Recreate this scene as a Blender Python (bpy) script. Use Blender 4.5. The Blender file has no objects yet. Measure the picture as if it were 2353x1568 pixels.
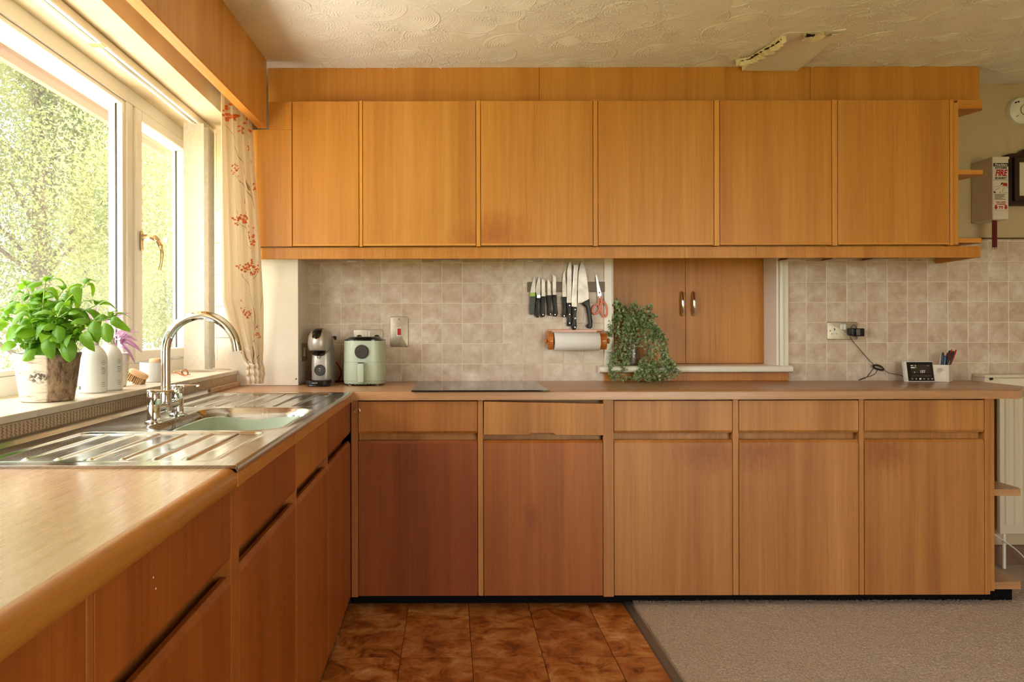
import bpy, bmesh, math, random
import numpy as np
from mathutils import Vector, Matrix, Quaternion

# ---------------------------------------------------------------- scene basics
sc = bpy.context.scene
COL = sc.collection
RND = random.Random(11)
PI = math.pi

# camera: focal length and vanishing point measured in the 2353 x 1568 frame
F, H, VX, VY = 1710.0, 1.2, 1033.0, 755.0
cam_d = bpy.data.cameras.new('camera')
cam_d.sensor_width = 36.0
cam_d.lens = F / 2353.0 * 36.0
cam_d.shift_x = (1176.5 - VX) / 2353.0
cam_d.shift_y = -(784.0 - VY) / 2353.0
cam_d.clip_start = 0.02
cam = bpy.data.objects.new('camera', cam_d)
COL.objects.link(cam)
cam.matrix_world = Matrix.Translation((0, 0, H)) @ Matrix.Rotation(PI / 2, 4, 'X') @ Matrix.Rotation(-0.0024, 4, 'Z')
sc.camera = cam
sc.cycles.max_bounces = 7
sc.cycles.diffuse_bounces = 4
sc.cycles.glossy_bounces = 3
sc.cycles.adaptive_threshold = 0.06
sc.cycles.adaptive_min_samples = 16
sc.cycles.caustics_reflective = False
sc.cycles.caustics_refractive = False

# world: bright hazy daylight
world = bpy.data.worlds.new('daylight')
sc.world = world
world.use_nodes = True
bg = world.node_tree.nodes['Background']
bg.inputs[0].default_value = (0.99, 0.99, 1.0, 1)
bg.inputs[1].default_value = 5.0

# sun along the house wall: it reaches the garden and bounce paving, not the room
sun_d = bpy.data.lights.new('sun', 'SUN')
sun_d.energy = 24.0
sun_d.angle = math.radians(3)
sun_d.color = (1.0, 0.965, 0.90)
sun = bpy.data.objects.new('sun', sun_d)
COL.objects.link(sun)
sun.rotation_euler = Vector((-0.12, -0.72, -0.68)).to_track_quat('-Z', 'Y').to_euler()


def portal(name, loc, direction, sx, sy):
    d = bpy.data.lights.new(name, 'AREA')
    d.shape = 'RECTANGLE'
    d.size, d.size_y = sx, sy
    d.cycles.is_portal = True
    o = bpy.data.objects.new(name, d)
    COL.objects.link(o)
    o.location = loc
    o.rotation_euler = Vector(direction).to_track_quat('-Z', 'Z').to_euler()
    return o


portal('window_portal', (-1.36, 2.15, 1.58), (1, 0, 0), 3.1, 1.2)
portal('fill_door_portal', (2.15, -1.84, 1.1), (0, 1, 0), 2.4, 2.1)  # samples the sky through the added fill door

vs = sc.view_settings
vs.view_transform = 'Standard'
vs.look = 'None'
vs.gamma = 1.0
vs.use_curve_mapping = False
vs.exposure = 0.78


# ---------------------------------------------------------------- measuring
def PX(px, Y):
    return (px - VX) * Y / F


def PZ(py, Y):
    return H - (py - VY) * Y / F


# ---------------------------------------------------------------- mesh helpers
class MB:
    def __init__(s):
        s.v, s.f, s.sm = [], [], []

    def add(s, vs_, fs, smooth=False):
        o = len(s.v)
        s.v += [tuple(p) for p in vs_]
        s.f += [tuple(i + o for i in f) for f in fs]
        s.sm += [smooth] * len(fs)
        return s

    def bm(s, b, smooth=False):
        b.verts.ensure_lookup_table()
        b.verts.index_update()
        s.add([v.co[:] for v in b.verts], [[v.index for v in f.verts] for f in b.faces], smooth)
        b.free()
        return s

    def box(s, x0, x1, y0, y1, z0, z1, b=0.0, seg=1):
        m = bmesh.new()
        bmesh.ops.create_cube(m, size=1)
        for v in m.verts:
            v.co = Vector(((x0 + x1) / 2 + v.co.x * (x1 - x0), (y0 + y1) / 2 + v.co.y * (y1 - y0), (z0 + z1) / 2 + v.co.z * (z1 - z0)))
        if b > 0:
            bmesh.ops.bevel(m, geom=m.edges[:], offset=b, segments=seg, affect='EDGES', profile=0.5)
        return s.bm(m, seg > 1)

    def prism(s, poly, axis, a, b, bev=0.0, seg=1, smooth=False):
        """polygon (2-D) extruded along axis from a to b. X:(y,z) Y:(x,z) Z:(x,y)"""
        def P(p, t):
            if axis == 'X':
                return (t, p[0], p[1])
            if axis == 'Y':
                return (p[0], t, p[1])
            return (p[0], p[1], t)
        m = bmesh.new()
        va = [m.verts.new(P(p, a)) for p in poly]
        vb = [m.verts.new(P(p, b)) for p in poly]
        n = len(poly)
        m.faces.new(va)
        m.faces.new(vb[::-1])
        for i in range(n):
            j = (i + 1) % n
            m.faces.new((va[j], va[i], vb[i], vb[j]))
        bmesh.ops.recalc_face_normals(m, faces=m.faces[:])
        if bev > 0:
            bmesh.ops.bevel(m, geom=m.edges[:], offset=bev, segments=seg, affect='EDGES', profile=0.5)
        return s.bm(m, smooth)

    def tube(s, pts, r, n=8, caps=True, closed=False):
        pts = [Vector(p) for p in pts]
        m = len(pts)
        rr = r if isinstance(r, (list, tuple)) else [r] * m
        T = []
        for i in range(m):
            if closed:
                t = pts[(i + 1) % m] - pts[i - 1]
            else:
                t = pts[min(i + 1, m - 1)] - pts[max(i - 1, 0)]
            T.append(t.normalized() if t.length > 1e-9 else Vector((0, 0, 1)))
        up = Vector((0, 0, 1)) if abs(T[0].z) < 0.9 else Vector((1, 0, 0))
        nrm = (up - T[0] * up.dot(T[0])).normalized()
        V = []
        for i in range(m):
            if i:
                q = T[i - 1].rotation_difference(T[i])
                nrm = q @ nrm
                nrm = (nrm - T[i] * nrm.dot(T[i])).normalized()
            bn = T[i].cross(nrm)
            for k in range(n):
                a = 2 * PI * k / n
                V.append(pts[i] + (nrm * math.cos(a) + bn * math.sin(a)) * rr[i])
        Fs = []
        for i in range(m if closed else m - 1):
            for k in range(n):
                a, b = i * n + k, i * n + (k + 1) % n
                c, d = ((i + 1) % m) * n + (k + 1) % n, ((i + 1) % m) * n + k
                Fs.append((a, b, c, d))
        s.add(V, Fs, True)
        if caps and not closed:
            o = len(s.v) - len(V)
            s.f.append(tuple(o + k for k in range(n))[::-1])
            s.f.append(tuple(o + (m - 1) * n + k for k in range(n)))
            s.sm += [False, False]
        return s

    def loft(s, rings, cap0=True, cap1=True, smooth=True, closed_u=True):
        n = len(rings[0])
        V = [p for r in rings for p in r]
        Fs = []
        for i in range(len(rings) - 1):
            for k in range(n if closed_u else n - 1):
                j = (k + 1) % n
                Fs.append((i * n + k, i * n + j, (i + 1) * n + j, (i + 1) * n + k))
        s.add(V, Fs, smooth)
        o = len(s.v) - len(V)
        if cap0:
            s.f.append(tuple(o + k for k in range(n))[::-1]); s.sm.append(False)
        if cap1:
            s.f.append(tuple(o + (len(rings) - 1) * n + k for k in range(n))); s.sm.append(False)
        return s

    def lathe(s, prof, c, axis='Z', n=28, cap0=True, cap1=True):
        rings = []
        for r, h in prof:
            ring = []
            for k in range(n):
                a = 2 * PI * k / n
                u, w = r * math.cos(a), r * math.sin(a)
                if axis == 'Z':
                    ring.append((c[0] + u, c[1] + w, c[2] + h))
                elif axis == 'Y':
                    ring.append((c[0] + u, c[1] + h, c[2] + w))
                else:
                    ring.append((c[0] + h, c[1] + u, c[2] + w))
            rings.append(ring)
        return s.loft(rings, cap0, cap1)

    def ellipsoid(s, c, rx, ry, rz, n=20, m=12, p=1.0):
        rings = []
        sg = lambda v: math.copysign(abs(v) ** p, v)
        for i in range(m + 1):
            t = -PI / 2 + PI * (0.02 + 0.96 * i / m)
            rings.append([(c[0] + rx * sg(math.cos(t)) * sg(math.cos(2 * PI * k / n)), c[1] + ry * sg(math.cos(t)) * sg(math.sin(2 * PI * k / n)), c[2] + rz * sg(math.sin(t))) for k in range(n)])
        return s.loft(rings)

    def xf(s, M, start=0):
        for i in range(start, len(s.v)):
            s.v[i] = tuple(M @ Vector(s.v[i]))
        return s


ORI = {}


def mesh_of(name, mb, mat):
    v = np.array(mb.v, dtype=np.float64)
    lo, hi = v.min(0), v.max(0)
    W = Vector(((lo[0] + hi[0]) / 2, (lo[1] + hi[1]) / 2, lo[2]))
    v = v - np.array(W)
    me = bpy.data.meshes.new(name)
    me.from_pydata(v.tolist(), [], mb.f)
    me.polygons.foreach_set('use_smooth', mb.sm)
    if any(mb.sm):
        me.set_sharp_from_angle(angle=math.radians(42))
    me.update()
    if mat is not None:
        me.materials.append(mat)
    return me, W


def obj(name, mb, mat, parent=None, color=None):
    me, W = mesh_of(name, mb, mat)
    o = bpy.data.objects.new(name, me)
    COL.objects.link(o)
    if parent is not None:
        o.parent = parent
        o.location = W - ORI[parent.name]
    else:
        o.location = W
    ORI[o.name] = W
    if color:
        o.color = (*color, 1)
    return o


def place(name, me, loc, parent=None, M=None):
    """another object sharing mesh data"""
    o = bpy.data.objects.new(name, me)
    COL.objects.link(o)
    loc = Vector(loc)
    rel = loc - ORI[parent.name] if parent is not None else loc
    if parent is not None:
        o.parent = parent
    o.matrix_local = Matrix.Translation(rel) @ (M if M is not None else Matrix.Identity(4))
    ORI[o.name] = loc
    return o


def tag(o, label=None, cat=None, group=None, kind=None):
    if label:
        o['label'] = label
    if cat:
        o['category'] = cat
    if group:
        o['group'] = group
    if kind:
        o['kind'] = kind
    return o


def thing(name, label, cat, loc, group=None):
    o = bpy.data.objects.new(name, None)
    o.empty_display_size = 0.05
    COL.objects.link(o)
    o.location = loc
    ORI[o.name] = Vector(loc)
    return tag(o, label, cat, group)


def box(name, mat, parent, x0, x1, y0, y1, z0, z1, b=0.0, seg=1, color=None):
    return obj(name, MB().box(x0, x1, y0, y1, z0, z1, b, seg), mat, parent, color)


def text_mb(body, size, c, depth=0.0004, align='CENTER', shear=0.0, bold=0.0, sx=1.0, M=None):
    """lettering standing in the XZ plane facing -Y, centred on c"""
    cu = bpy.data.curves.new('lettering', 'FONT')
    cu.body = body
    cu.size = size
    cu.align_x = align
    cu.align_y = 'CENTER'
    cu.extrude = depth
    cu.shear = shear
    cu.offset = bold
    cu.resolution_u = 2
    t = bpy.data.objects.new('lettering', cu)
    COL.objects.link(t)
    bpy.context.view_layer.update()
    me = bpy.data.meshes.new_from_object(t.evaluated_get(bpy.context.evaluated_depsgraph_get()))
    mb = MB()
    MM = M if M is not None else Matrix.Rotation(PI / 2, 4, 'X')
    T = Matrix.Translation(c) @ MM @ Matrix.Scale(sx, 4, (1, 0, 0))
    mb.add([T @ v.co for v in me.vertices], [tuple(p.vertices) for p in me.polygons])
    bpy.data.meshes.remove(me)
    bpy.data.objects.remove(t)
    bpy.data.curves.remove(cu)
    return mb


def bez(pts, n=8):
    """Catmull-Rom through points"""
    P = [Vector(p) for p in pts]
    P = [P[0] * 2 - P[1]] + P + [P[-1] * 2 - P[-2]]
    out = []
    for i in range(1, len(P) - 2):
        for k in range(n):
            t = k / n
            a, b, c, d = P[i - 1], P[i], P[i + 1], P[i + 2]
            out.append(0.5 * ((2 * b) + (c - a) * t + (2 * a - 5 * b + 4 * c - d) * t * t + (3 * b - a - 3 * c + d) * t ** 3))
    out.append(P[-2])
    return out


# ---------------------------------------------------------------- materials
def srgb(r, g, b):
    f = lambda c: c / 12.92 if c <= 0.04045 else ((c + 0.055) / 1.055) ** 2.4
    return (f(r / 255), f(g / 255), f(b / 255))


class NT:
    def __init__(s, name):
        s.m = bpy.data.materials.new(name)
        s.m.use_nodes = True
        s.t = s.m.node_tree
        s.p = s.t.nodes['Principled BSDF']
        s.out = s.t.nodes['Material Output']

    def n(s, typ, **kw):
        x = s.t.nodes.new(typ)
        for k, v in kw.items():
            setattr(x, k, v)
        return x

    def l(s, a, b):
        s.t.links.new(a, b)

    def val(s, sock, v):
        if hasattr(v, 'is_output') or isinstance(v, bpy.types.NodeSocket):
            s.l(v, sock)
        else:
            sock.default_value = (*v, 1) if isinstance(v, tuple) and len(v) == 3 and sock.type == 'RGBA' else v

    def math(s, op, a, b=None, clamp=False):
        x = s.n('ShaderNodeMath', operation=op)
        x.use_clamp = clamp
        s.val(x.inputs[0], a)
        if b is not None:
            s.val(x.inputs[1], b)
        return x.outputs[0]

    def mix(s, fac, a, b, blend='MIX'):
        x = s.n('ShaderNodeMix', data_type='RGBA', blend_type=blend)
        s.val(x.inputs[0], fac)
        s.val(x.inputs[6], a)
        s.val(x.inputs[7], b)
        return x.outputs[2]

    def coord(s, scale=(1, 1, 1), rand=True, kind='Object'):
        tc = s.n('ShaderNodeTexCoord')
        mp = s.n('ShaderNodeMapping')
        mp.inputs['Scale'].default_value = scale
        s.l(tc.outputs[kind], mp.inputs[0])
        if rand:
            oi = s.n('ShaderNodeObjectInfo')
            v = s.n('ShaderNodeVectorMath', operation='SCALE')
            v.inputs[0].default_value = (37.1, 21.7, 53.3)
            s.l(oi.outputs['Random'], v.inputs['Scale'])
            s.l(v.outputs[0], mp.inputs['Location'])
        return mp.outputs[0]

    def noise(s, vec, scale, detail=4, rough=0.55, dist=0.0):
        x = s.n('ShaderNodeTexNoise')
        x.inputs['Scale'].default_value = scale
        x.inputs['Detail'].default_value = detail
        x.inputs['Roughness'].default_value = rough
        x.inputs['Distortion'].default_value = dist
        if vec is not None:
            s.l(vec, x.inputs['Vector'])
        return x.outputs[0]

    def ramp(s, fac, stops):
        x = s.n('ShaderNodeValToRGB')
        e = x.color_ramp.elements
        while len(e) < len(stops):
            e.new(0.5)
        for el, (p, c) in zip(e, stops):
            el.position = p
            el.color = (*c, 1)
        s.l(fac, x.inputs[0])
        return x.outputs[0]

    def rng(s, v, a, b, c=0.0, d=1.0):
        x = s.n('ShaderNodeMapRange')
        s.val(x.inputs[0], v)
        for i, k in enumerate((a, b, c, d)):
            x.inputs[i + 1].default_value = k
        return x.outputs[0]

    def bump(s, h, strength=0.3, dist=0.002):
        x = s.n('ShaderNodeBump')
        x.inputs['Strength'].default_value = strength
        x.inputs['Distance'].default_value = dist
        s.l(h, x.inputs['Height'])
        s.l(x.outputs[0], s.p.inputs['Normal'])

    def set(s, **kw):
        for k, v in kw.items():
            s.val(s.p.inputs[k.replace('_', ' ')], v)
        return s


def flat(name, col, rough=0.5, metal=0.0, **kw):
    t = NT(name)
    t.set(Base_Color=col, Roughness=rough, Metallic=metal, **kw)
    return t.m


def speck(name, a, b, scale, rough=0.6, bump=0.0, bd=0.001, metal=0.0, detail=4, **kw):
    t = NT(name)
    v = t.coord()
    nz = t.noise(v, scale, detail)
    t.set(Base_Color=t.mix(t.rng(nz, 0.35, 0.65), a, b), Roughness=rough, Metallic=metal, **kw)
    if bump:
        t.bump(nz, bump, bd)
    return t.m


def wood(name, axis, dark, mid, light, rough=0.38, fine=0.3, stains=(), coat=0.0, figure=1.0):
    """veneer: grain runs along axis; object colour multiplies the tone"""
    t = NT(name)
    g = {'X': (0.22, 5, 5), 'Y': (5, 0.22, 5), 'Z': (5, 5, 0.22)}[axis]
    h = {'X': (5, 330, 330), 'Y': (330, 5, 330), 'Z': (330, 330, 5)}[axis]
    k = {'X': (1.6, 60, 60), 'Y': (60, 1.6, 60), 'Z': (60, 60, 1.6)}[axis]
    v = t.coord(tuple(q * figure for q in g))
    broad = t.noise(v, 1.5, 3, 0.5, 0.35)
    mid_n = t.noise(t.coord(k), 1.0, 4, 0.6, 0.2)
    tone = t.math('ADD', t.math('MULTIPLY', broad, 0.62), t.math('MULTIPLY', mid_n, 0.38))
    col = t.ramp(tone, [(0.34, dark), (0.5, mid), (0.66, light)])
    pores = t.noise(t.coord(h), 1.0, 3, 0.7)
    col = t.mix(t.math('MULTIPLY', t.rng(pores, 0.54, 0.70), fine), col, tuple(c * 0.55 for c in dark))
    for (cx, cz, rx, rz, amt) in stains:
        tc = t.n('ShaderNodeTexCoord')
        mp = t.n('ShaderNodeMapping')
        mp.inputs['Location'].default_value = (-cx / rx, 0, -cz / rz)
        mp.inputs['Scale'].default_value = (1 / rx, 0, 1 / rz)
        t.l(tc.outputs['Object'], mp.inputs[0])
        ln = t.n('ShaderNodeVectorMath', operation='LENGTH')
        t.l(mp.outputs[0], ln.inputs[0])
        nz = t.noise(t.coord((14, 14, 4)), 4.0, 6, 0.75)
        m = t.rng(t.math('ADD', ln.outputs['Value'], t.rng(nz, 0, 1, -0.9, 0.9)), 1.1, 0.1, 0.0, amt)
        col = t.mix(m, col, tuple(c * q for c, q in zip(dark, (0.80, 0.56, 0.22))))
    oi = t.n('ShaderNodeObjectInfo')
    col = t.mix(1.0, col, oi.outputs['Color'], 'MULTIPLY')
    t.set(Base_Color=col, Roughness=t.rng(pores, 0.3, 0.7, rough - 0.05, rough + 0.12))
    if coat:
        t.set(Coat_Weight=coat, Coat_Roughness=0.12)
    t.bump(pores, 0.10, 0.0005)
    return t.m


OAK = (srgb(190, 122, 44), srgb(206, 140, 56), srgb(218, 156, 74))
OAKB = (srgb(158, 101, 46), srgb(178, 120, 60), srgb(195, 138, 78))
WTC = (srgb(170, 122, 80), srgb(184, 136, 94), srgb(196, 150, 108))
M = {}
M['door'] = wood('oak_veneer_upright', 'Z', *OAK)
M['door_stain_r'] = wood('oak_veneer_stained_right', 'Z', *OAK, stains=[(0.24, 0.03, 0.12, 0.10, 0.6)])
M['door_stain_l'] = wood('oak_veneer_stained_left', 'Z', *OAK, stains=[(-0.18, 0.05, 0.16, 0.12, 0.75)])
M['base'] = wood('oak_base_veneer', 'Z', *OAKB)
M['base_stain_r'] = wood('oak_base_veneer_worn_right', 'Z', *OAKB, stains=[(0.16, 0.61, 0.17, 0.10, 0.75)])
M['base_stain_l'] = wood('oak_base_veneer_worn_left', 'Z', *OAKB, stains=[(-0.17, 0.61, 0.15, 0.10, 0.7)])
M['base_stain_c'] = wood('oak_base_veneer_scuffed', 'Z', *OAKB, stains=[(-0.05, 0.33, 0.04, 0.09, 0.6), (0.08, 0.4, 0.012, 0.25, 0.55)])
M['rail'] = wood('oak_rail', 'Z', *OAK, fine=0.6)
M['lip'] = wood('oak_edge', 'X', *OAK)
M['lipy'] = wood('oak_edge_long', 'Y', *OAK)
M['top'] = wood('worktop_wood', 'X', *WTC, rough=0.3, fine=0.5, coat=0.15)
M['topy'] = wood('worktop_wood_long', 'Y', srgb(176, 132, 94), srgb(186, 145, 106), srgb(196, 158, 120), rough=0.26, fine=0.35, coat=0.25)
M['lipping'] = wood('golden_oak_lipping', 'Y', srgb(158, 98, 36), srgb(178, 116, 46), srgb(194, 134, 62), rough=0.32, fine=0.35, coat=0.15)
M['pine'] = wood('varnished_pine', 'X', srgb(150, 70, 18), srgb(196, 112, 40), srgb(220, 140, 62), rough=0.25, coat=0.5)
M['paint'] = speck('white_paint', srgb(232, 222, 205), srgb(238, 229, 214), 6, 0.45)
M['gloss'] = flat('white_gloss', srgb(240, 233, 220), 0.25)
M['upvc'] = flat('white_plastic', srgb(238, 232, 222), 0.22)
M['plaster'] = speck('cream_plaster', srgb(226, 205, 168), srgb(236, 216, 182), 8, 0.9, 0.3, 0.002)
M['black'] = flat('black_plastic', (0.008, 0.007, 0.007), 0.3)
M['plinth'] = flat('black_plinth', (0.004, 0.003, 0.003), 0.7, Specular_IOR_Level=0.1)
M['chrome'] = flat('chrome', (0.78, 0.77, 0.75), 0.06, 1.0)
M['steel'] = speck('brushed_steel', (0.40, 0.345, 0.27), (0.46, 0.40, 0.32), 40, 0.42, metal=1.0)
M['blade'] = speck('knife_steel', (0.27, 0.235, 0.20), (0.42, 0.37, 0.32), 14, 0.34, metal=1.0)
M['magnet'] = flat('dark_magnet_bar', srgb(112, 98, 84), 0.5, 0.6)
M['brass'] = flat('brass', (0.62, 0.46, 0.26), 0.22, 1.0)
M['red'] = flat('red_plastic', srgb(190, 20, 14), 0.35)
M['redc'] = flat('dark_red_cable', srgb(140, 14, 14), 0.45)
M['white_pl'] = flat('white_switch', srgb(236, 232, 224), 0.3)


def tile_mat(name, cols, scale, rough, bump, dist=0.15):
    t = NT(name)
    v = t.coord((1, 1, 1))
    a = t.noise(v, scale, 8, 0.68, dist)
    c = t.ramp(a, [(0.36, cols[0]), (0.48, cols[1]), (0.58, cols[2]), (0.70, cols[3])])
    f = t.noise(v, scale * 14, 3, 0.6)
    c = t.mix(t.rng(f, 0.6, 0.78, 0, 0.35), c, cols[0])
    oi = t.n('ShaderNodeObjectInfo')
    c = t.mix(t.rng(oi.outputs['Random'], 0, 1, 0.0, 0.3), c, cols[0])
    t.set(Base_Color=c, Roughness=rough)
    if bump:
        t.bump(a, bump, 0.001)
    return t.m


M['tile'] = tile_mat('beige_wall_tile', (srgb(192, 166, 144), srgb(210, 190, 170), srgb(222, 206, 190), srgb(238, 231, 222)), 12, 0.3, 0.1)
M['rtile'] = tile_mat('pale_reveal_tile', (srgb(214, 196, 168), srgb(226, 212, 190), srgb(232, 220, 200), srgb(238, 228, 212)), 9, 0.3, 0.0)
M['grout'] = flat('cream_grout', srgb(240, 230, 212), 0.9)
M['ftile'] = tile_mat('rust_vinyl_tile', (srgb(118, 56, 18), srgb(178, 104, 44), srgb(204, 142, 84), srgb(222, 180, 132)), 10, 0.42, 0.15, 0.6)
M['fgrout'] = flat('dark_floor_joint', srgb(96, 70, 44), 0.9)
M['lead'] = flat('dark_aluminium_strip', srgb(120, 112, 104), 0.45, 0.4)
M['carpet'] = speck('beige_carpet', srgb(168, 149, 136), srgb(204, 187, 173), 180, 1.0)
M['artex'] = speck('cream_artex', srgb(246, 241, 233), srgb(249, 245, 238), 3, 0.7)
M['board'] = speck('patch_board', srgb(240, 232, 220), srgb(243, 236, 225), 5, 0.75)
M['torn'] = speck('torn_plaster', srgb(222, 204, 172), srgb(240, 228, 206), 30, 0.95)
M['hole'] = flat('dark_ceiling_void', srgb(40, 30, 20), 1.0)
t = NT('stainless_sink')
vv = t.coord((1, 1, 1), False)
nz = t.noise(t.coord((140, 3, 3), False), 1.5, 3)
sm = t.noise(vv, 7, 4)
t.set(Base_Color=(0.50, 0.50, 0.505), Metallic=1.0, Roughness=t.math('ADD', t.rng(nz, 0.3, 0.7, 0.13, 0.22), t.rng(sm, 0.35, 0.7, -0.03, 0.09)))
M['sink'] = t.m
M['glaze'] = None
t = NT('window_glass')
tr = t.n('ShaderNodeBsdfTransparent')
tr.inputs[0].default_value = (0.96, 0.97, 0.95, 1)
gl = t.n('ShaderNodeBsdfGlossy')
gl.inputs['Roughness'].default_value = 0.02
fr = t.n('ShaderNodeFresnel')
fr.inputs[0].default_value = 1.5
mx = t.n('ShaderNodeMixShader')
gm = t.n('ShaderNodeNewGeometry')
t.l(t.math('MULTIPLY', fr.outputs[0], t.math('SUBTRACT', 1.0, gm.outputs['Backfacing'])), mx.inputs[0]); t.l(tr.outputs[0], mx.inputs[1]); t.l(gl.outputs[0], mx.inputs[2])
du = t.n('ShaderNodeBsdfTranslucent')
du.inputs[0].default_value = (1, 1, 1, 1)
m2 = t.n('ShaderNodeMixShader')
m2.inputs[0].default_value = 0.018
t.l(mx.outputs[0], m2.inputs[1]); t.l(du.outputs[0], m2.inputs[2])
t.l(m2.outputs[0], t.out.inputs[0])
M['glaze'] = t.m
t = NT('hammered_glass')
tr = t.n('ShaderNodeBsdfTransparent')
tr.inputs[0].default_value = (0.72, 0.66, 0.6, 1)
gl = t.n('ShaderNodeBsdfGlossy')
gl.inputs['Roughness'].default_value = 0.12
bp = t.n('ShaderNodeBump'); bp.inputs['Strength'].default_value = 0.8; bp.inputs['Distance'].default_value = 0.004
t.l(t.noise(t.coord((60, 60, 160)), 1.0, 2, 0.5, 1.5), bp.inputs['Height']); t.l(bp.outputs[0], gl.inputs['Normal'])
mx = t.n('ShaderNodeMixShader'); mx.inputs[0].default_value = 0.3
t.l(tr.outputs[0], mx.inputs[1]); t.l(gl.outputs[0], mx.inputs[2]); t.l(mx.outputs[0], t.out.inputs[0])
M['vase'] = t.m


def leaf_mat(name, a, b, back=None, trans=0.35, rough=0.4, vscale=20):
    t = NT(name)
    oi = t.n('ShaderNodeObjectInfo')
    nz = t.noise(t.coord((1, 1, 1)), vscale, 3)
    c = t.mix(t.rng(nz, 0.3, 0.7), a, b)
    c = t.mix(t.rng(oi.outputs['Random'], 0, 1, 0, 0.5), c, b)
    t.set(Base_Color=c, Roughness=rough)
    tl = t.n('ShaderNodeBsdfTranslucent')
    t.l(t.mix(0.5, c, back or b), tl.inputs[0])
    mx = t.n('ShaderNodeMixShader')
    mx.inputs[0].default_value = trans
    t.l(t.p.outputs[0], mx.inputs[1]); t.l(tl.outputs[0], mx.inputs[2]); t.l(mx.outputs[0], t.out.inputs[0])
    return t.m


M['basil'] = leaf_mat('basil_leaf', srgb(70, 132, 28), srgb(122, 172, 42), srgb(170, 205, 40), 0.4, 0.38)
M['bstem'] = flat('basil_stem', srgb(150, 180, 80), 0.5)
M['trad'] = leaf_mat('purple_leaf', srgb(128, 76, 118), srgb(186, 140, 172), srgb(214, 150, 170), 0.3, 0.4)
M['euc'] = leaf_mat('eucalyptus_leaf', srgb(108, 138, 56), srgb(196, 212, 172), srgb(190, 206, 104), 0.28, 0.5, 70)
M['estem'] = flat('eucalyptus_stem', srgb(110, 104, 84), 0.7)
M['tleaf'] = leaf_mat('tree_leaf', srgb(66, 86, 46), srgb(128, 136, 80), srgb(170, 170, 100), 0.38, 0.6, 0.9)
M['bark'] = speck('tree_bark', srgb(70, 56, 42), srgb(110, 92, 72), 6, 0.95)
M['grass'] = speck('lawn_grass', srgb(96, 110, 50), srgb(160, 150, 88), 3, 0.95)
M['fascia'] = flat('brown_fascia', srgb(150, 112, 92), 0.6)
M['soffit_out'] = flat('white_eaves', srgb(232, 226, 218), 0.6)
M['slat'] = speck('blind_fabric', srgb(206, 196, 178), srgb(216, 206, 190), 60, 0.85)

# ================================================================ THE ROOM
YW = 3.76            # plaster face of the back wall
YT = 3.754           # face of the wall tiles
ZC = 0.932           # worktop height
ZCEIL = 2.424
XL = -1.01           # left wall
XR, YB = 3.5, -1.8   # right wall, wall behind the camera
HX0, HX1, HZ0, HZ1 = 0.817, 1.665, 1.007, 1.62   # serving hatch opening

# back wall with the hatch opening
mb = MB()
mb.box(-1.35, HX0, YW, YW + 0.22, 0, 2.6)
mb.box(HX1, XR + 0.1, YW, YW + 0.22, 0, 2.6)
mb.box(HX0, HX1, YW, YW + 0.22, 0, HZ0)
mb.box(HX0, HX1, YW, YW + 0.22, HZ1, 2.6)
mb.box(HX0, HX1, YW + 0.2, YW + 0.22, HZ0, HZ1)
M['wallpaper'] = speck('cream_wallpaper', srgb(196, 174, 140), srgb(208, 186, 152), 420, 0.9, 0.3, 0.001)
wall_back = tag(obj('wall_back', mb, M['wallpaper']), 'cream back wall with beige tiled splashback', None, kind='structure')

# grout bed + tiles
PIT = 0.1021
GX, GZ = -0.6509, 1.5315
bed = MB()
bed.box(-0.714, 0.779, YT + 0.0015, YW + 0.001, ZC, 1.575)
bed.box(1.706, 2.43, YT + 0.0015, YW + 0.001, ZC, 1.575)
bed.box(2.43, XR, YT + 0.0015, YW + 0.001, 0.86, 1.643)
obj('grout_bed', bed, M['grout'], wall_back)
g = 0.0013
full = MB().box(-PIT / 2 + g, PIT / 2 - g, 0, 0.007, -PIT / 2 + g, PIT / 2 - g, 0.0012)
full_me, _w = mesh_of('tile', full, M['tile'])


def lay_tiles(x0, x1, z0, z1, parent):
    k0 = math.floor((x0 - GX) / PIT)
    k = k0
    while GX + k * PIT < x1 - 0.004:
        a, b = max(x0, GX + k * PIT), min(x1, GX + (k + 1) * PIT)
        j = math.floor((z0 - GZ) / PIT)
        while GZ + j * PIT < z1 - 0.004:
            c, d = max(z0, GZ + j * PIT), min(z1, GZ + (j + 1) * PIT)
            if b - a > 0.012 and d - c > 0.008:
                tilt = RND.uniform(-0.0004, 0.0004)
                if b - a > PIT - 0.001 and d - c > PIT - 0.001:
                    place('tile', full_me, ((a + b) / 2, YT + 0.0035 + tilt, (c + d) / 2 - PIT / 2 + g), parent)
                else:
                    box('tile', M['tile'], parent, a + g, b - g, YT + tilt, YT + 0.007, c + g, d - g, 0.001)
            j += 1
        k += 1


XSP = GX + 30 * PIT
lay_tiles(-0.714, 0.779, ZC, 1.575, wall_back)
lay_tiles(1.706, 2.98, ZC, GZ, wall_back)
lay_tiles(1.706, XSP, GZ, 1.575, wall_back)
lay_tiles(XSP, 2.98, GZ, 1.643, wall_back)
box('tile_edge_strip', flat('brown_edge_strip', srgb(96, 60, 34), 0.5), wall_back, 2.43, XR, YT - 0.003, YW, 1.643, 1.651)

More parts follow.
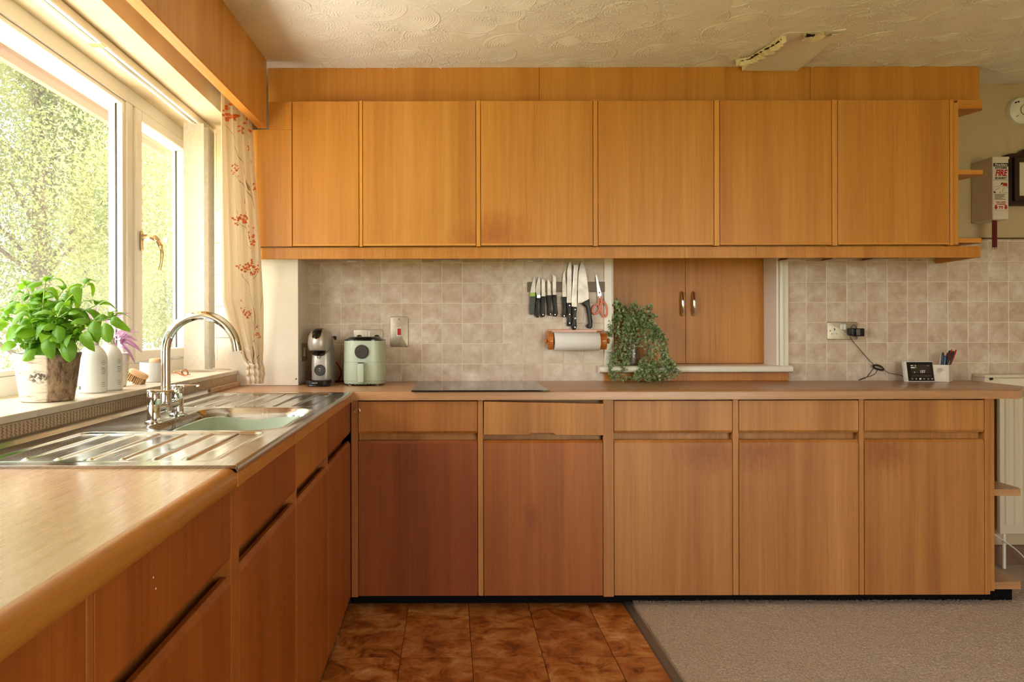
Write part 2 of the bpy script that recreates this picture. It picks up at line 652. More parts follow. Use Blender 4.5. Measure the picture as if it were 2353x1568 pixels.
# white boxed-in corner
bc = tag(obj('corner_boxing', MB().box(XL - 0.02, -0.714, 3.51, YW + 0.0, ZC + 0.001, 1.535, 0.001), M['paint']), 'white painted boxing panel between the curtain and coffee machine', 'panel')
obj('screw', MB().lathe([(0.0, -0.001), (0.004, -0.001), (0.004, 0.001)], (-0.724, 3.510, 0.963), 'Y', 10), flat('dark_screw', srgb(110, 84, 66), 0.5), bc)
obj('screw_cap', MB().lathe([(0.0, -0.001), (0.006, -0.001), (0.006, 0.001)], (-0.725, 3.510, 1.25), 'Y', 12), M['paint'], bc)

# left wall with window opening
WY0, WY1 = 0.6, 3.66
SZ, HEADZ = 1.0055, 2.158
mb = MB()
mb.box(-1.33, XL, YB, YW, 0, SZ - 0.02)
mb.box(-1.33, XL, YB, YW, HEADZ, 2.6)
mb.box(-1.33, XL, YB, WY0, SZ - 0.02, HEADZ)
mb.prism([(XL, 3.54), (-1.27, WY1), (-1.33, WY1), (-1.33, YW), (XL, YW)], 'Z', SZ - 0.02, HEADZ)
wall_left = tag(obj('wall_left', mb, M['plaster']), 'cream plastered wall around the kitchen window', None, kind='structure')
# patterned border tiles under the sill
t = NT('leaf_border_tile')
tc = t.n('ShaderNodeTexCoord')
sx = t.n('ShaderNodeSeparateXYZ')
t.l(tc.outputs['Object'], sx.inputs[0])
per = 0.0167
fy = t.math('SUBTRACT', t.math('FRACT', t.math('ADD', t.math('MULTIPLY', sx.outputs[1], 1 / per), 0.5)), 0.5)
zig = t.math('MULTIPLY', t.math('SINE', t.math('MULTIPLY', sx.outputs[2], 900.0)), 0.13)
d = t.math('ABSOLUTE', t.math('ADD', fy, zig))
nz = t.noise(t.coord((1, 1, 1)), 330, 3, 0.6)
msk = t.rng(t.math('ADD', d, t.rng(nz, 0.3, 0.7, -0.30, 0.30)), 0.22, 0.14)
edge = t.rng(sx.outputs[2], 0.001, 0.004)
edge2 = t.rng(sx.outputs[2], 0.047, 0.044)
msk = t.math('MULTIPLY', t.math('MULTIPLY', msk, edge), edge2)
bgc = t.mix(t.noise(t.coord((1, 1, 1)), 60, 4), srgb(202, 172, 136), srgb(226, 204, 172))
t.set(Base_Color=t.mix(t.math('MULTIPLY', msk, 0.85), bgc, srgb(112, 72, 44)), Roughness=0.45)
M['border'] = t.m
y = 0.42
while y < 3.53:
    y1 = min(y + 0.2, 3.535)
    box('border_tile', M['border'], wall_left, XL - 0.001, XL + 0.006, y + 0.0004, y1 - 0.0004, 0.937, 0.986, 0.0008)
    y += 0.2
# tiles of the far reveal (faces the camera)
e1, e2 = Vector((XL, 3.54)), Vector((-1.27, WY1))
dirv = (e2 - e1).normalized()
nrm = Vector((-dirv.y, dirv.x))
if nrm.y > 0:
    nrm = -nrm
L = (e2 - e1).length
k = 0
zz = SZ
while zz < HEADZ - 0.01:
    z1 = min(zz + 0.152, HEADZ)
    for (a, b) in ((0.0, 0.15), (0.15, L)):
        p = [e1 + dirv * (a + 0.001), e1 + dirv * (b - 0.001)]
        q = [p[0], p[1], p[1] + nrm * 0.006, p[0] + nrm * 0.006]
        if zz < 1.75:
            obj('reveal_tile', MB().prism([(v.x, v.y) for v in q], 'Z', zz + 0.0012, z1 - 0.0012, 0.0008), M['rtile'], wall_left)
    zz += 0.152

# tiled window sill
sill = thing('window_sill', 'pale tiled window sill holding the basil and soap bottles', 'sill', (-1.15, 2.1, SZ - 0.02))
y = WY0
while y < 3.53:
    y1 = min(y + 0.3, 3.60 if y + 0.3 > 3.5 else y + 0.3)
    m_ = MB()
    if y1 > 3.54:
        m_.prism([(XL + 0.012, y + 0.0005), (XL + 0.012, 3.535), (XL, 3.538), (-1.27, WY1 - 0.003), (-1.27, y + 0.0005)], 'Z', SZ - 0.018, SZ, 0.0015)
    else:
        m_.box(-1.272, XL + 0.012, y + 0.0005, y1 - 0.0005, SZ - 0.018, SZ, 0.0015)
    obj('sill_tile', m_, M['rtile'], sill)
    y += 0.3

# other walls
mb = MB()
mb.box(XR, XR + 0.12, YB - 0.12, YW + 0.2, 0, 2.6)
M['tan'] = speck('tan_wallpaper', srgb(186, 164, 136), srgb(198, 176, 148), 30, 0.9)
tag(obj('wall_right', mb, M['tan']), None, None, kind='structure')
DX0, DX1, DZ1 = 0.95, 3.35, 2.15  # opening made for the unseen fill door
mb = MB()
mb.box(-1.33, DX0, YB - 0.12, YB, 0, 2.6)
mb.box(DX1, XR, YB - 0.12, YB, 0, 2.6)
mb.box(DX0, DX1, YB - 0.12, YB, DZ1, 2.6)
tag(obj('wall_front', mb, M['tan']), None, None, kind='structure')

# ---------------------------------------------------------------- floor
floor = tag(obj('floor', MB().box(-1.33, XR + 0.12, YB - 0.12, YW + 0.22, -0.12, -0.004), M['fgrout']), 'rust brown stone-effect vinyl tile floor', None, kind='structure')
tx, ty = 0.2595, 0.268
for i in range(-2, 4):
    a, b = 0.0785 + tx * (i - 1), min(0.0785 + tx * i, 0.752)
    if b - a < 0.02:
        continue
    for j in range(18):
        y1 = 3.25 if j == 0 else 2.982 - ty * (j - 1)
        y0 = 2.982 - ty * j
        obj('floor_tile', MB().box(max(a, -0.487) + 0.001, b - 0.001, y0 + 0.001, y1 - 0.001, -0.006, 0.0, 0.0006), M['ftile'], floor)

# fitted carpet, real pile
rng = np.random.default_rng(5)


def grid_mesh(name, x0, x1, y0, y1, nx, ny, zf, mat, flip=False, parent=None):
    xs, ys = np.linspace(x0, x1, nx), np.linspace(y0, y1, ny)
    Xg, Yg = np.meshgrid(xs, ys)
    Zg = zf(Xg, Yg)
    cx, cy = (x0 + x1) / 2, (y0 + y1) / 2
    W = Vector((cx, cy, float(Zg.min())))
    co = np.stack([Xg - cx, Yg - cy, Zg - W.z], -1).reshape(-1, 3)
    idx = np.arange(nx * ny).reshape(ny, nx)
    q = np.stack([idx[:-1, :-1], idx[:-1, 1:], idx[1:, 1:], idx[1:, :-1]], -1).reshape(-1, 4)
    if flip:
        q = q[:, ::-1]
    me = bpy.data.meshes.new(name)
    me.vertices.add(len(co))
    me.vertices.foreach_set('co', co.ravel())
    me.loops.add(q.size)
    me.loops.foreach_set('vertex_index', q.ravel().astype(np.int32))
    me.polygons.add(len(q))
    me.polygons.foreach_set('loop_start', np.arange(0, q.size, 4, dtype=np.int32))
    me.polygons.foreach_set('use_smooth', np.ones(len(q), dtype=bool))
    me.update(calc_edges=True)
    me.materials.append(mat)
    o = bpy.data.objects.new(name, me)
    COL.objects.link(o)
    o.location = W - (ORI[parent.name] if parent else Vector())
    if parent:
        o.parent = parent
    ORI[o.name] = W
    return o


CX0 = 0.785
carpet = tag(obj('carpet', MB().box(CX0, XR, YB, YW, -0.003, 0.004), M['carpet']), 'beige fitted carpet meeting the vinyl floor tiles', 'carpet', kind='structure')
def pile(X, Y):
    r = rng.random(X.shape)
    soft = 0.0015 * np.sin(X * 9 + 2 * np.sin(Y * 5)) * np.sin(Y * 11 + 1.3)
    return 0.004 + 0.0055 * r + soft + 0.002
pl = grid_mesh('pile', CX0 + 0.008, 2.9, 2.35, 3.42, 600, 310, pile, M['carpet'], parent=carpet)
tag(pl, kind='stuff')
# aluminium threshold strip
tag(obj('threshold_strip', MB().prism([(0.750, 0.0), (0.756, 0.005), (0.770, 0.0065), (0.784, 0.0085), (0.788, 0.0)], 'Y', YB, 3.245), M['lead']), 'dark metal threshold strip between floor tiles and carpet', 'strip')
t3 = None

# ---------------------------------------------------------------- ceiling
ceil = tag(obj('ceiling', MB().box(-1.33, XR + 0.12, YB - 0.12, YW + 0.22, ZCEIL + 0.006, ZCEIL + 0.15), M['artex']), 'cream swirl-textured plaster ceiling', None, kind='structure')


def artex(X, Y):
    h = np.zeros_like(X)
    r2 = np.random.default_rng(3)
    cs = []
    step = 0.155
    yy_ = 2.2
    row = 0
    while yy_ < 3.95:
        xx_ = -1.2 + (row % 2) * step / 2
        while xx_ < 3.6:
            cs.append((xx_ + r2.uniform(-.04, .04), yy_ + r2.uniform(-.04, .04)))
            xx_ += step
        yy_ += step * 0.72
        row += 1
    r2.shuffle(cs)
    for (cx, cy) in cs:
        Rm = r2.uniform(0.085, 0.125)
        sel = (np.abs(X - cx) < Rm) & (np.abs(Y - cy) < Rm)
        if not sel.any():
            continue
        dx, dy = X[sel] - cx, Y[sel] - cy
        rr = np.hypot(dx, dy)
        ok = rr < Rm
        per = r2.uniform(0.0095, 0.0125)
        fan = np.clip(0.25 + 0.75 * np.sin(np.arctan2(dy, dx) + r2.uniform(0, 6.28)), 0, 1)
        ring = 0.0026 * (0.5 + 0.5 * np.cos(2 * np.pi * rr / per)) * fan * np.clip(rr / 0.03, 0, 1)
        rimv = 0.0018 * np.exp(-((rr - Rm * 0.95) / 0.004) ** 2) * fan
        old = h[sel]
        h[sel] = np.where(ok, ring + rimv, old)
    st = r2.random(X.shape)
    lowx = np.sin(X * 17 + 3 * np.sin(Y * 13)) * np.sin(Y * 29 + 2 * np.sin(X * 11 + 1))
    h += np.where((lowx > 0.2) & (st > 0.80), r2.random(X.shape) * 0.0045, 0)
    h += np.where(st > 0.985, r2.random(X.shape) * 0.003, 0)
    return ZCEIL + 0.004 - h


ax = grid_mesh('artex_texture', -0.86, XR, 2.55, 3.758, 1400, 400, artex, M['artex'], flip=True, parent=ceil)
tag(ax, kind='stuff')

# repaired patch of the ceiling with torn edge
patch = thing('ceiling_patch', 'flat white patch board with torn plaster edge on the ceiling', 'patch', (1.45, 3.3, ZCEIL - 0.012))
def CP(px, py, z=ZCEIL):
    Y = (z - H) * F / (VY - py - (px - VX) * 0.0024)
    return (PX(px, Y), Y)
zb = ZCEIL - 0.017
pp = [CP(1706, 162, zb), CP(1833, 162, zb), CP(1946, 78, zb), CP(1880, 84, zb), CP(1806, 86, zb), CP(1770, 112, zb)]
pp = [(x, min(y, 3.497)) for x, y in pp]
zlow = [ZCEIL - 0.019, ZCEIL - 0.019, ZCEIL - 0.001, ZCEIL + 0.0018, ZCEIL + 0.0015, ZCEIL - 0.005]
n_ = len(pp)
obj('patch_board', MB().add([(x, y, z) for (x, y), z in zip(pp, zlow)] + [(x, y, ZCEIL + 0.005) for x, y in pp], [tuple(range(n_))] + [tuple(range(2 * n_ - 1, n_ - 1, -1))] + [((i + 1) % n_, i, n_ + i, n_ + (i + 1) % n_) for i in range(n_)]), M['board'], patch)
def flap(pts, w, z0, z1):
    m_ = MB()
    P0 = [Vector((*CP(px, py), 0)) for px, py in pts]
    P = [P0[0]]
    for a_, b_ in zip(P0[:-1], P0[1:]):
        for k_ in range(1, 5):
            P.append(a_.lerp(b_, k_ / 4) + Vector((RND.uniform(-.003, .003), RND.uniform(-.003, .003), 0)))
    n_ = len(P)
    V, Fc = [], []
    for i, p in enumerate(P):
        tdir = (P[min(i + 1, n_ - 1)] - P[max(i - 1, 0)]).normalized()
        s_ = Vector((-tdir.y, tdir.x, 0))
        ww = w * math.sin(PI * (i + 0.4) / (n_ - 0.2)) * RND.uniform(0.45, 1.4)
        a, b = p, p + s_ * ww
        V += [(a.x, a.y, z1), (b.x, b.y, z0 + RND.uniform(-.002, .002)), (b.x, b.y, z0 + 0.003), (a.x, a.y, z1 + 0.003)]
    for i in range(n_ - 1):
        for k in range(4):
            Fc.append((i * 4 + k, i * 4 + (k + 1) % 4, i * 4 + 4 + (k + 1) % 4, i * 4 + 4 + k))
    return m_.add(V, Fc)
edge_pts = [(1693, 136), (1700, 133), (1715, 131), (1728, 127), (1740, 119), (1752, 111), (1765, 104), (1778, 97), (1788, 90), (1797, 82), (1806, 80)]
obj('torn_plaster', flap(edge_pts, 0.030, ZCEIL - 0.030, ZCEIL - 0.006), M['torn'], patch)
obj('torn_plaster', flap([(a + 6, b + 5) for a, b in edge_pts], -0.030, ZCEIL - 0.013, ZCEIL - 0.016), M['torn'], patch)
obj('dark_gap', flap([(a + 2, b + 1.5) for a, b in edge_pts], -0.012, ZCEIL - 0.0135, ZCEIL - 0.0135), M['hole'], patch)
obj('torn_plaster', flap([(1848, 76), (1860, 76), (1872, 78), (1884, 76), (1896, 70)], 0.035, ZCEIL - 0.018, ZCEIL - 0.004), M['torn'], patch)
obj('dark_gap', flap([(1856, 72), (1866, 74), (1876, 74)], 0.02, ZCEIL - 0.014, ZCEIL - 0.012), M['hole'], patch)
obj('torn_plaster', flap([(1895, 82), (1912, 79), (1926, 77), (1940, 75)], -0.02, ZCEIL - 0.010, ZCEIL - 0.005), M['torn'], patch)

# ---------------------------------------------------------------- window
win = thing('window_1', 'white framed kitchen window with opening side sash', None, (-1.30, 2.1, SZ))
tag(win, kind='structure')
XF = -1.27
box('frame_bottom', M['upvc'], win, -1.34, XF, WY0, WY1, SZ, SZ + 0.058, 0.003)
box('frame_top', M['upvc'], win, -1.34, XF, WY0, WY1, 2.10, HEADZ + 0.002, 0.003)
box('frame_side', M['upvc'], win, -1.34, XF, 3.605, WY1, SZ + 0.058, 2.10, 0.003)
box('frame_side', M['upvc'], win, -1.34, XF, WY0, WY0 + 0.06, SZ + 0.058, 2.10, 0.003)
box('mullion', M['upvc'], win, -1.345, XF, 2.935, 2.992, SZ + 0.058, 2.10, 0.004)
box('mullion', M['upvc'], win, -1.345, XF, 1.42, 1.49, SZ + 0.058, 2.10, 0.004)
# fixed glazing beads + pane
box('glazing_bead', M['upvc'], win, -1.31, XF - 0.008, 2.912, 2.935, SZ + 0.058, 2.10, 0.002)
box('gasket', M['black'], win, -1.3065, -1.301, 2.9085, 2.912, SZ + 0.058, 2.10)
box('glazing_bead', M['upvc'], win, -1.31, XF - 0.008, 1.49, 2.912, SZ + 0.058, SZ + 0.075, 0.002)
box('glazing_bead', M['upvc'], win, -1.31, XF - 0.008, 1.49, 2.912, 2.085, 2.10, 0.002)
box('pane', M['glaze'], win, -1.312, -1.306, 1.48, 2.92, SZ + 0.06, 2.098)
box('pane', M['glaze'], win, -1.312, -1.306, WY0 + 0.05, 1.43, SZ + 0.06, 2.098)
# opening sash
sash = box('sash', M['upvc'], win, -1.32, XF + 0.012, 2.994, 3.05, SZ + 0.062, 2.096, 0.004)
obj('sash_rail', MB().box(-1.32, XF + 0.012, 3.05, 3.60, SZ + 0.062, SZ + 0.108, 0.004), M['upvc'], sash)
obj('sash_rail', MB().box(-1.32, XF + 0.012, 3.05, 3.60, 2.05, 2.096, 0.004), M['upvc'], sash)
obj('sash_stile', MB().box(-1.32, XF + 0.012, 3.55, 3.60, SZ + 0.108, 2.05, 0.004), M['upvc'], sash)
obj('gasket', MB().box(-1.3065, -1.300, 3.547, 3.55, SZ + 0.108, 2.05), M['black'], sash)
obj('pane', MB().box(-1.312, -1.306, 3.045, 3.553, SZ + 0.10, 2.055), M['glaze'], sash)
hy = 3.036
hb = obj('handle', MB().box(XF + 0.012, XF + 0.020, hy - 0.013, hy + 0.013, 1.52, 1.60, 0.005, 2), M['brass'], sash)
obj('lever', MB().tube(bez([(XF + 0.018, hy, 1.575), (XF + 0.05, hy, 1.576), (XF + 0.078, hy, 1.562), (XF + 0.094, hy, 1.53), (XF + 0.097, hy, 1.49), (XF + 0.088, hy, 1.44)], 6), [0.014] * 6 + [0.013] * 6 + [0.010] * 6 + [0.007] * 6 + [0.0055] * 6 + [0.006]), M['brass'], hb)
obj('lock_key', MB().lathe([(0.0, -0.002), (0.010, -0.002), (0.010, 0.002)], (XF + 0.112, hy, 1.562), 'Y', 14), M['steel'], hb)
# restrictor / trickle vents hidden; outside eaves
eav = tag(obj('eaves_soffit', MB().box(-1.56, -1.345, YB - 0.3, 5.2, 2.20, 2.22), M['soffit_out']), 'white eaves boarding seen through the top of the window', 'eaves')
obj('fascia_board', MB().box(-1.585, -1.56, YB - 0.3, 5.2, 2.15, 2.32), M['fascia'], eav)

# unseen patio door added behind the camera, sized for fill light
pd = thing('fill_door_1', 'unseen white patio door added behind the viewer for fill light', None, (2.7, YB - 0.06, 0))
tag(pd, kind='structure')
for a, b in ((DX0, DX0 + 0.06), (2.12, 2.18), (DX1 - 0.06, DX1)):
    box('door_frame', M['upvc'], pd, a, b, YB - 0.09, YB - 0.03, 0.0, DZ1)
box('door_frame', M['upvc'], pd, DX0, DX1, YB - 0.09, YB - 0.03, DZ1 - 0.06, DZ1)
box('pane', M['glaze'], pd, DX0 + 0.05, 2.13, YB - 0.063, YB - 0.057, 0.02, DZ1 - 0.05)
box('pane', M['glaze'], pd, 2.17, DX1 - 0.05, YB - 0.063, YB - 0.057, 0.02, DZ1 - 0.05)

# ---------------------------------------------------------------- bulkhead and pelmet
YS_ = 3.50
bulk = thing('bulkhead', 'oak veneer bulkhead panelling between wall cabinets and ceiling', 'bulkhead', (0.8, YS_, 2.242))
sx0, sxm1, sxm2, sx1 = PX(617, YS_), PX(1240, YS_), PX(1863, YS_), PX(2252, YS_)
for a, b in ((sx0, sxm1), (sxm1, sxm2), (sxm2, sx1)):
    box('panel', M['door'], bulk, a + 0.0006, b - 0.0006, YS_, YS_ + 0.018, 2.236, ZCEIL + 0.003, 0.0008, color=(0.97, 0.93, 0.9))
box('return_panel', M['door'], bulk, sx1 - 0.019, sx1 - 0.0006, YS_ + 0.018, YW, 2.236, ZCEIL + 0.003)

pel = thing('window_pelmet', 'oak veneer pelmet board above the window hiding the curtain track', 'pelmet', (-0.85, 1.5, 2.12))
def pelx(y):
    return -0.866 + 0.034 * (y - 1.6) / 1.8
def pelpiece(y0, y1, z0, z1, a, b):
    return MB().prism([(pelx(y0) + a, y0), (pelx(y1) + a, y1), (pelx(y1) + b, y1), (pelx(y0) + b, y0)], 'Z', z0, z1, 0.0006)
ys = 2.787
obj('panel', pelpiece(ys + 0.0006, 3.396, 2.122, ZCEIL + 0.003, -0.018, 0), M['door'], pel, (1.15, 1.27, 1.65))
obj('panel', pelpiece(YB + 0.02, ys - 0.0006, 2.122, ZCEIL + 0.003, -0.018, 0), M['door'], pel, (1.15, 1.27, 1.65))
obj('edge_strip', pelpiece(YB + 0.02, 3.39, 2.114, 2.122, -0.040, 0.001), M['lipy'], pel, (1.15, 1.1, 1.0))

# skirting on the back wall, right of the cabinets
tag(obj('baseboard_back', MB().box(2.42, XR, YW - 0.016, YW, 0, 0.10, 0.003), flat('brown_skirting', srgb(120, 92, 70), 0.5)), None, None, kind='structure')

# ================================================================ WALL CABINETS
YU = 3.40
ZU0, ZU1 = PZ(566, YU), PZ(232, YU)
group_u = 'oak wall cabinets in a row'
ux = lambda px: PX(px, YU)
def wall_cab(dx0, dx1, sx0_, sx1_, label, dmat, col, name='wall_cabinet'):
    """carcass spans dx0..sx1_, door dx0..dx1, face strip sx0_..sx1_"""
    t_ = thing(name, label, 'cabinet', ((dx0 + sx1_) / 2, YU + 0.2, ZU0), group_u)
    box('carcass', M['door'], t_, dx0 + 0.0005, sx1_ - 0.0005, YU + 0.040, YW - 0.008, 1.5535, ZU1 - 0.002)
    m_ = MB().box(dx0 + 0.0018, dx1 - 0.0018, YU, YU + 0.019, ZU0 + 0.002, ZU1, 0.0015)
    d_ = obj('door', m_, dmat, t_, col)
    obj('door_edge', MB().box(dx0 + 0.0018, dx1 - 0.0018, YU - 0.0008, YU + 0.018, ZU0 + 0.002, ZU0 + 0.012, 0.001), M['lip'], d_, (1.08, 1.05, 1.0))
    box('face_strip', M['door'], t_, sx0_ + 0.0008, sx1_ - 0.0008, YU + 0.001, YU + 0.039, ZU0 - 0.001, ZU1 + 0.002, 0.001, color=(1.12, 1.1, 1.05))
    return t_
wall_cab(ux(672), ux(826), ux(826), ux(834), 'narrow oak wall cabinet above the coffee machine, nearest the curtain', M['door'], (0.98, 0.95, 0.9))
wall_cab(ux(834), ux(1095), ux(1095), ux(1105), 'oak wall cabinet above the cooker switch, second from the curtain', M['door_stain_r'], (1.0, 1.0, 1.0))
wall_cab(ux(1105), ux(1364), ux(1364), ux(1375), 'oak wall cabinet above the knife rack with worn patch at lower left', M['door_stain_l'], (1.0, 0.97, 0.92))
wall_cab(ux(1375), ux(1642), ux(1642), ux(1655), 'oak wall cabinet directly above the serving hatch doors', M['door'], (0.97, 0.93, 0.84))
wall_cab(ux(1655), ux(1913), ux(1913), ux(1926), 'oak wall cabinet above the right frame of the serving hatch', M['door'], (0.97, 0.92, 0.8))
wall_cab(ux(1926), ux(2184), ux(2184), ux(2193), 'oak wall cabinet beside the open end shelves, farthest from window', M['door'], (0.95, 0.9, 0.78))
# corner filler
fl = thing('corner_filler', 'oak filler panel between the window curtain and first wall cabinet', 'panel', (-0.81, YU + 0.02, ZU0))
box('filler_panel', M['door'], fl, XL + 0.03, ux(671) - 0.0005, YU + 0.004, YU + 0.022, ZU0 + 0.001, 2.112, 0.001, color=(0.98, 0.94, 0.88))
box('filler_panel', M['door'], fl, ux(618), ux(671) - 0.0005, YU + 0.004, YU + 0.022, 2.1125, ZU1, 0.001, color=(0.98, 0.94, 0.88))
# light rail
YR = 3.42
lr = thing('light_rail', 'oak light rail running along the underside of wall cabinets', 'rail', (0.7, YR, 1.52))
xr_end = PX(2254, YR)
for a, b in ((XL + 0.03, PX(1738, YR)), (PX(1738, YR), xr_end)):
    box('rail_board', M['rail'], lr, a + 0.0004, b - 0.0004, YR, YR + 0.018, 1.5205, ZU0 - 0.003, 0.001, color=(0.95, 0.9, 0.84))
obj('rail_return', MB().prism([(xr_end - 0.018, YR + 0.018), (xr_end, YR + 0.018), (2.470, 3.75), (2.450, 3.75)], 'Z', 1.5205, ZU0 - 0.003), M['rail'], lr, (0.95, 0.9, 0.84))

# open end shelves on the wall cabinets
es = thing('end_shelf_unit', 'open oak corner shelves on the end of wall cabinets', 'shelf', (2.4, 3.58, 1.56))
box('side_panel', M['door'], es, ux(2193) + 0.0005, ux(2204), YU + 0.002, YW - 0.008, ZU0 + 0.002, ZU1 - 0.012, 0.001, color=(1.05, 1.05, 1.0))
xa = ux(2204)
def shelf_poly(x1f, x1b, yf):
    return [(xa, yf), (x1f, yf), (x1b, yf + 0.05), (x1b, YW - 0.008), (xa, YW - 0.008)]
for (zt, zb_, yf, xf, xb) in ((ZU1 + 0.002, ZU1 - 0.038, YU + 0.01, ux(2262), ux(2270)), (PZ(394, 3.41), PZ(404, 3.41), YU + 0.006, ux(2262), ux(2268)), (PZ(550, 3.41), PZ(561, 3.41), YU + 0.006, ux(2258), ux(2266))):
    pl_ = [(xa + 0.0004, yf), (xf, yf), (xb + 0.004, yf + 0.03), (xa + 0.05, YW - 0.02), (xa + 0.0004, YW - 0.009)]
    obj('shelf', MB().prism(pl_, 'Z', zb_, zt, 0.001), M['lip'], es, (1.0, 0.93, 0.85))

# under-cabinet lights (off)
for i, (px, py) in enumerate(((805, 598), (1025, 597), (1217, 595), (1840, 593), (1942, 592), (2037, 592))):
    Yl = 3.545
    cx = PX(px, Yl)
    nm = ['above the coffee machine', 'above the cooker switch', 'above the knife rack', 'beside the serving hatch frame', 'middle of the three right of the hatch', 'nearest the end shelves'][i]
    t_ = thing('cabinet_downlight', 'slim steel wedge light under the wall cabinets, ' + nm, 'light', (cx, Yl + 0.05, 1.524), 'lights under the wall cabinets')
    w2 = 0.062
    obj('housing', MB().prism([(cx - w2, 1.526), (cx + w2, 1.526), (cx + w2 - 0.02, 1.5525), (cx - w2 + 0.02, 1.5525)], 'Y', Yl, Yl + 0.11, 0.001), M['steel'], t_)
    obj('lens', MB().lathe([(0.0, -0.003), (0.024, -0.003), (0.027, 0.002)], (cx + 0.004, Yl + 0.045, 1.525), 'Z', 18), flat('lamp_lens', srgb(214, 200, 170), 0.2), t_)

# ================================================================ BASE CABINETS, back run
YD = 3.18
bxp = lambda px: PX(px, YD)
ZD0, ZD1 = PZ(1370, YD), PZ(1013, YD)       # door
ZW0, ZW1 = PZ(997, YD), PZ(922.5, YD)       # drawer
group_b = 'oak base cabinets along the back wall'
def base_cab(x0, x1, s0, s1, label, dmat, dcol, wcol, crooked=False, left=False, zs=ZD0):
    t_ = thing('base_cabinet', label, 'cabinet', ((x0 + s1) / 2, 3.45, 0.05), group_b)
    box('carcass', M['base'], t_, x0 + 0.0006, s1 - 0.0006, YD + 0.048, YW - 0.01, ZD0, 0.893, color=(0.8, 0.75, 0.7))
    box('finger_rail', M['base'], t_, x0 + 0.001, s0 - 0.001, YD + 0.036, YD + 0.0475, ZD1 - 0.03, ZW0 + 0.03, color=(1, .95, .9))
    # door with a bevelled top edge
    m_ = MB().prism([(YD, ZD0), (YD, ZD1 - 0.012), (YD + 0.008, ZD1), (YD + 0.0185, ZD1), (YD + 0.0185, ZD0)], 'X', x0 + 0.0016, s0 - 0.0016, 0.0008)
    d_ = obj('door', m_, dmat, t_, dcol)
    # drawer front with a bevelled lower edge
    if crooked:
        m_ = MB()
        a, b = x0 + 0.002, s0 + 0.001
        nx0, nx1 = PX(1212, YD), PX(1276, YD)
        lo = ZW0 - 0.006
        pts = [(a, ZW1 - 0.003), (a, lo), (nx0, lo), (nx0 + 0.012, lo + 0.008), (nx1 - 0.012, lo + 0.008), (nx1, lo), (b, lo - 0.001), (b, ZW1 - 0.010)]
        m_.prism(pts, 'Y', YD - 0.012, YD + 0.008, 0.001)
        M4 = Matrix.Translation((b, YD, lo)) @ Matrix.Rotation(0.006, 4, 'Y') @ Matrix.Rotation(0.03, 4, 'X') @ Matrix.Translation((-b, -YD, -lo))
        m_.xf(M4)
    else:
        m_ = MB().prism([(YD, ZW1), (YD, ZW0 + 0.011), (YD + 0.007, ZW0), (YD + 0.0185, ZW0), (YD + 0.0185, ZW1)], 'X', x0 + 0.0016, s0 - 0.0016, 0.0008)
    obj('drawer_front', m_, M['base'], t_, wcol)
    box('face_strip', M['base'], t_, s0 + 0.0008, s1 - 0.0008, YD + 0.0005, YD + 0.0475, zs, 0.893, 0.001, color=(1.05, 1.03, 1.0))
    return t_
base_cab(bxp(822), bxp(1097), bxp(1097), bxp(1110), 'oak base cabinet in the corner beside the left run, shade tinted into its door', M['base'], (0.56, 0.28, 0.10), (0.90, 0.76, 0.60))  # door tint holds part of the corner's shade as well as wood red
base_cab(bxp(1110), bxp(1385), bxp(1385), bxp(1410), 'oak base cabinet with a crooked drawer front under the hob', M['base_stain_c'], (0.80, 0.53, 0.26), (1.02, 1.0, 0.95), crooked=True, zs=ZD0 - 0.006)  # deeper door red, partly dimness near the corner put into the tint
base_cab(bxp(1410), bxp(1683), bxp(1683), bxp(1697), 'oak base cabinet below the trailing eucalyptus plant', M['base_stain_r'], (0.97, 0.9, 0.8), (1.0, 0.98, 0.92))
base_cab(bxp(1697), bxp(1973), bxp(1973), bxp(1985), 'oak base cabinet below the right end of the hatch, worn at upper left', M['base_stain_l'], (0.98, 0.92, 0.86), (1.0, 0.96, 0.9))
base_cab(bxp(1985), bxp(2262), bxp(2262), bxp(2275), 'oak base cabinet at the right end beside the open floor shelves', M['base_stain_l'], (0.98, 0.93, 0.88), (1.0, 0.96, 0.9))
cp = thing('corner_post', 'oak corner post where the two base cabinet runs meet', 'post', (-0.42, YD + 0.02, 0.05))
box('post_strip', M['base'], cp, bxp(806), bxp(822) - 0.0006, YD + 0.003, YD + 0.022, ZD0 - 0.006, 0.893, 0.001, color=(0.8, 0.6, 0.4))  # tint darkened along with the shaded doors beside it
# cup hook on the corner post
hx, hz = PX(821, YD), PZ(944, YD)
hook = thing('cup_hook', 'small brass cup hook screwed into the corner drawer front', 'hook', (hx, YD - 0.004, hz))
obj('hook_wire', MB().tube([(hx - 0.013, YD - 0.003, hz - 0.004)] + [(hx + 0.0115 * math.cos(a), YD - 0.006, hz + 0.0115 * math.sin(a)) for a in np.linspace(-2.2, 2.7, 16)], 0.0013, 6), M['brass'], hook)
obj('hook_collar', MB().lathe([(0.0, -0.003), (0.004, -0.003), (0.004, 0.004)], (hx - 0.012, YD - 0.001, hz - 0.004), 'Y', 10), M['brass'], hook)

# plinth of the back run
tag(obj('plinth_board', MB().box(-0.42, PX(2316, 3.27), 3.25, 3.268, 0.0, 0.058), M['plinth']), 'black recessed plinth board under the back run of cabinets', 'plinth')

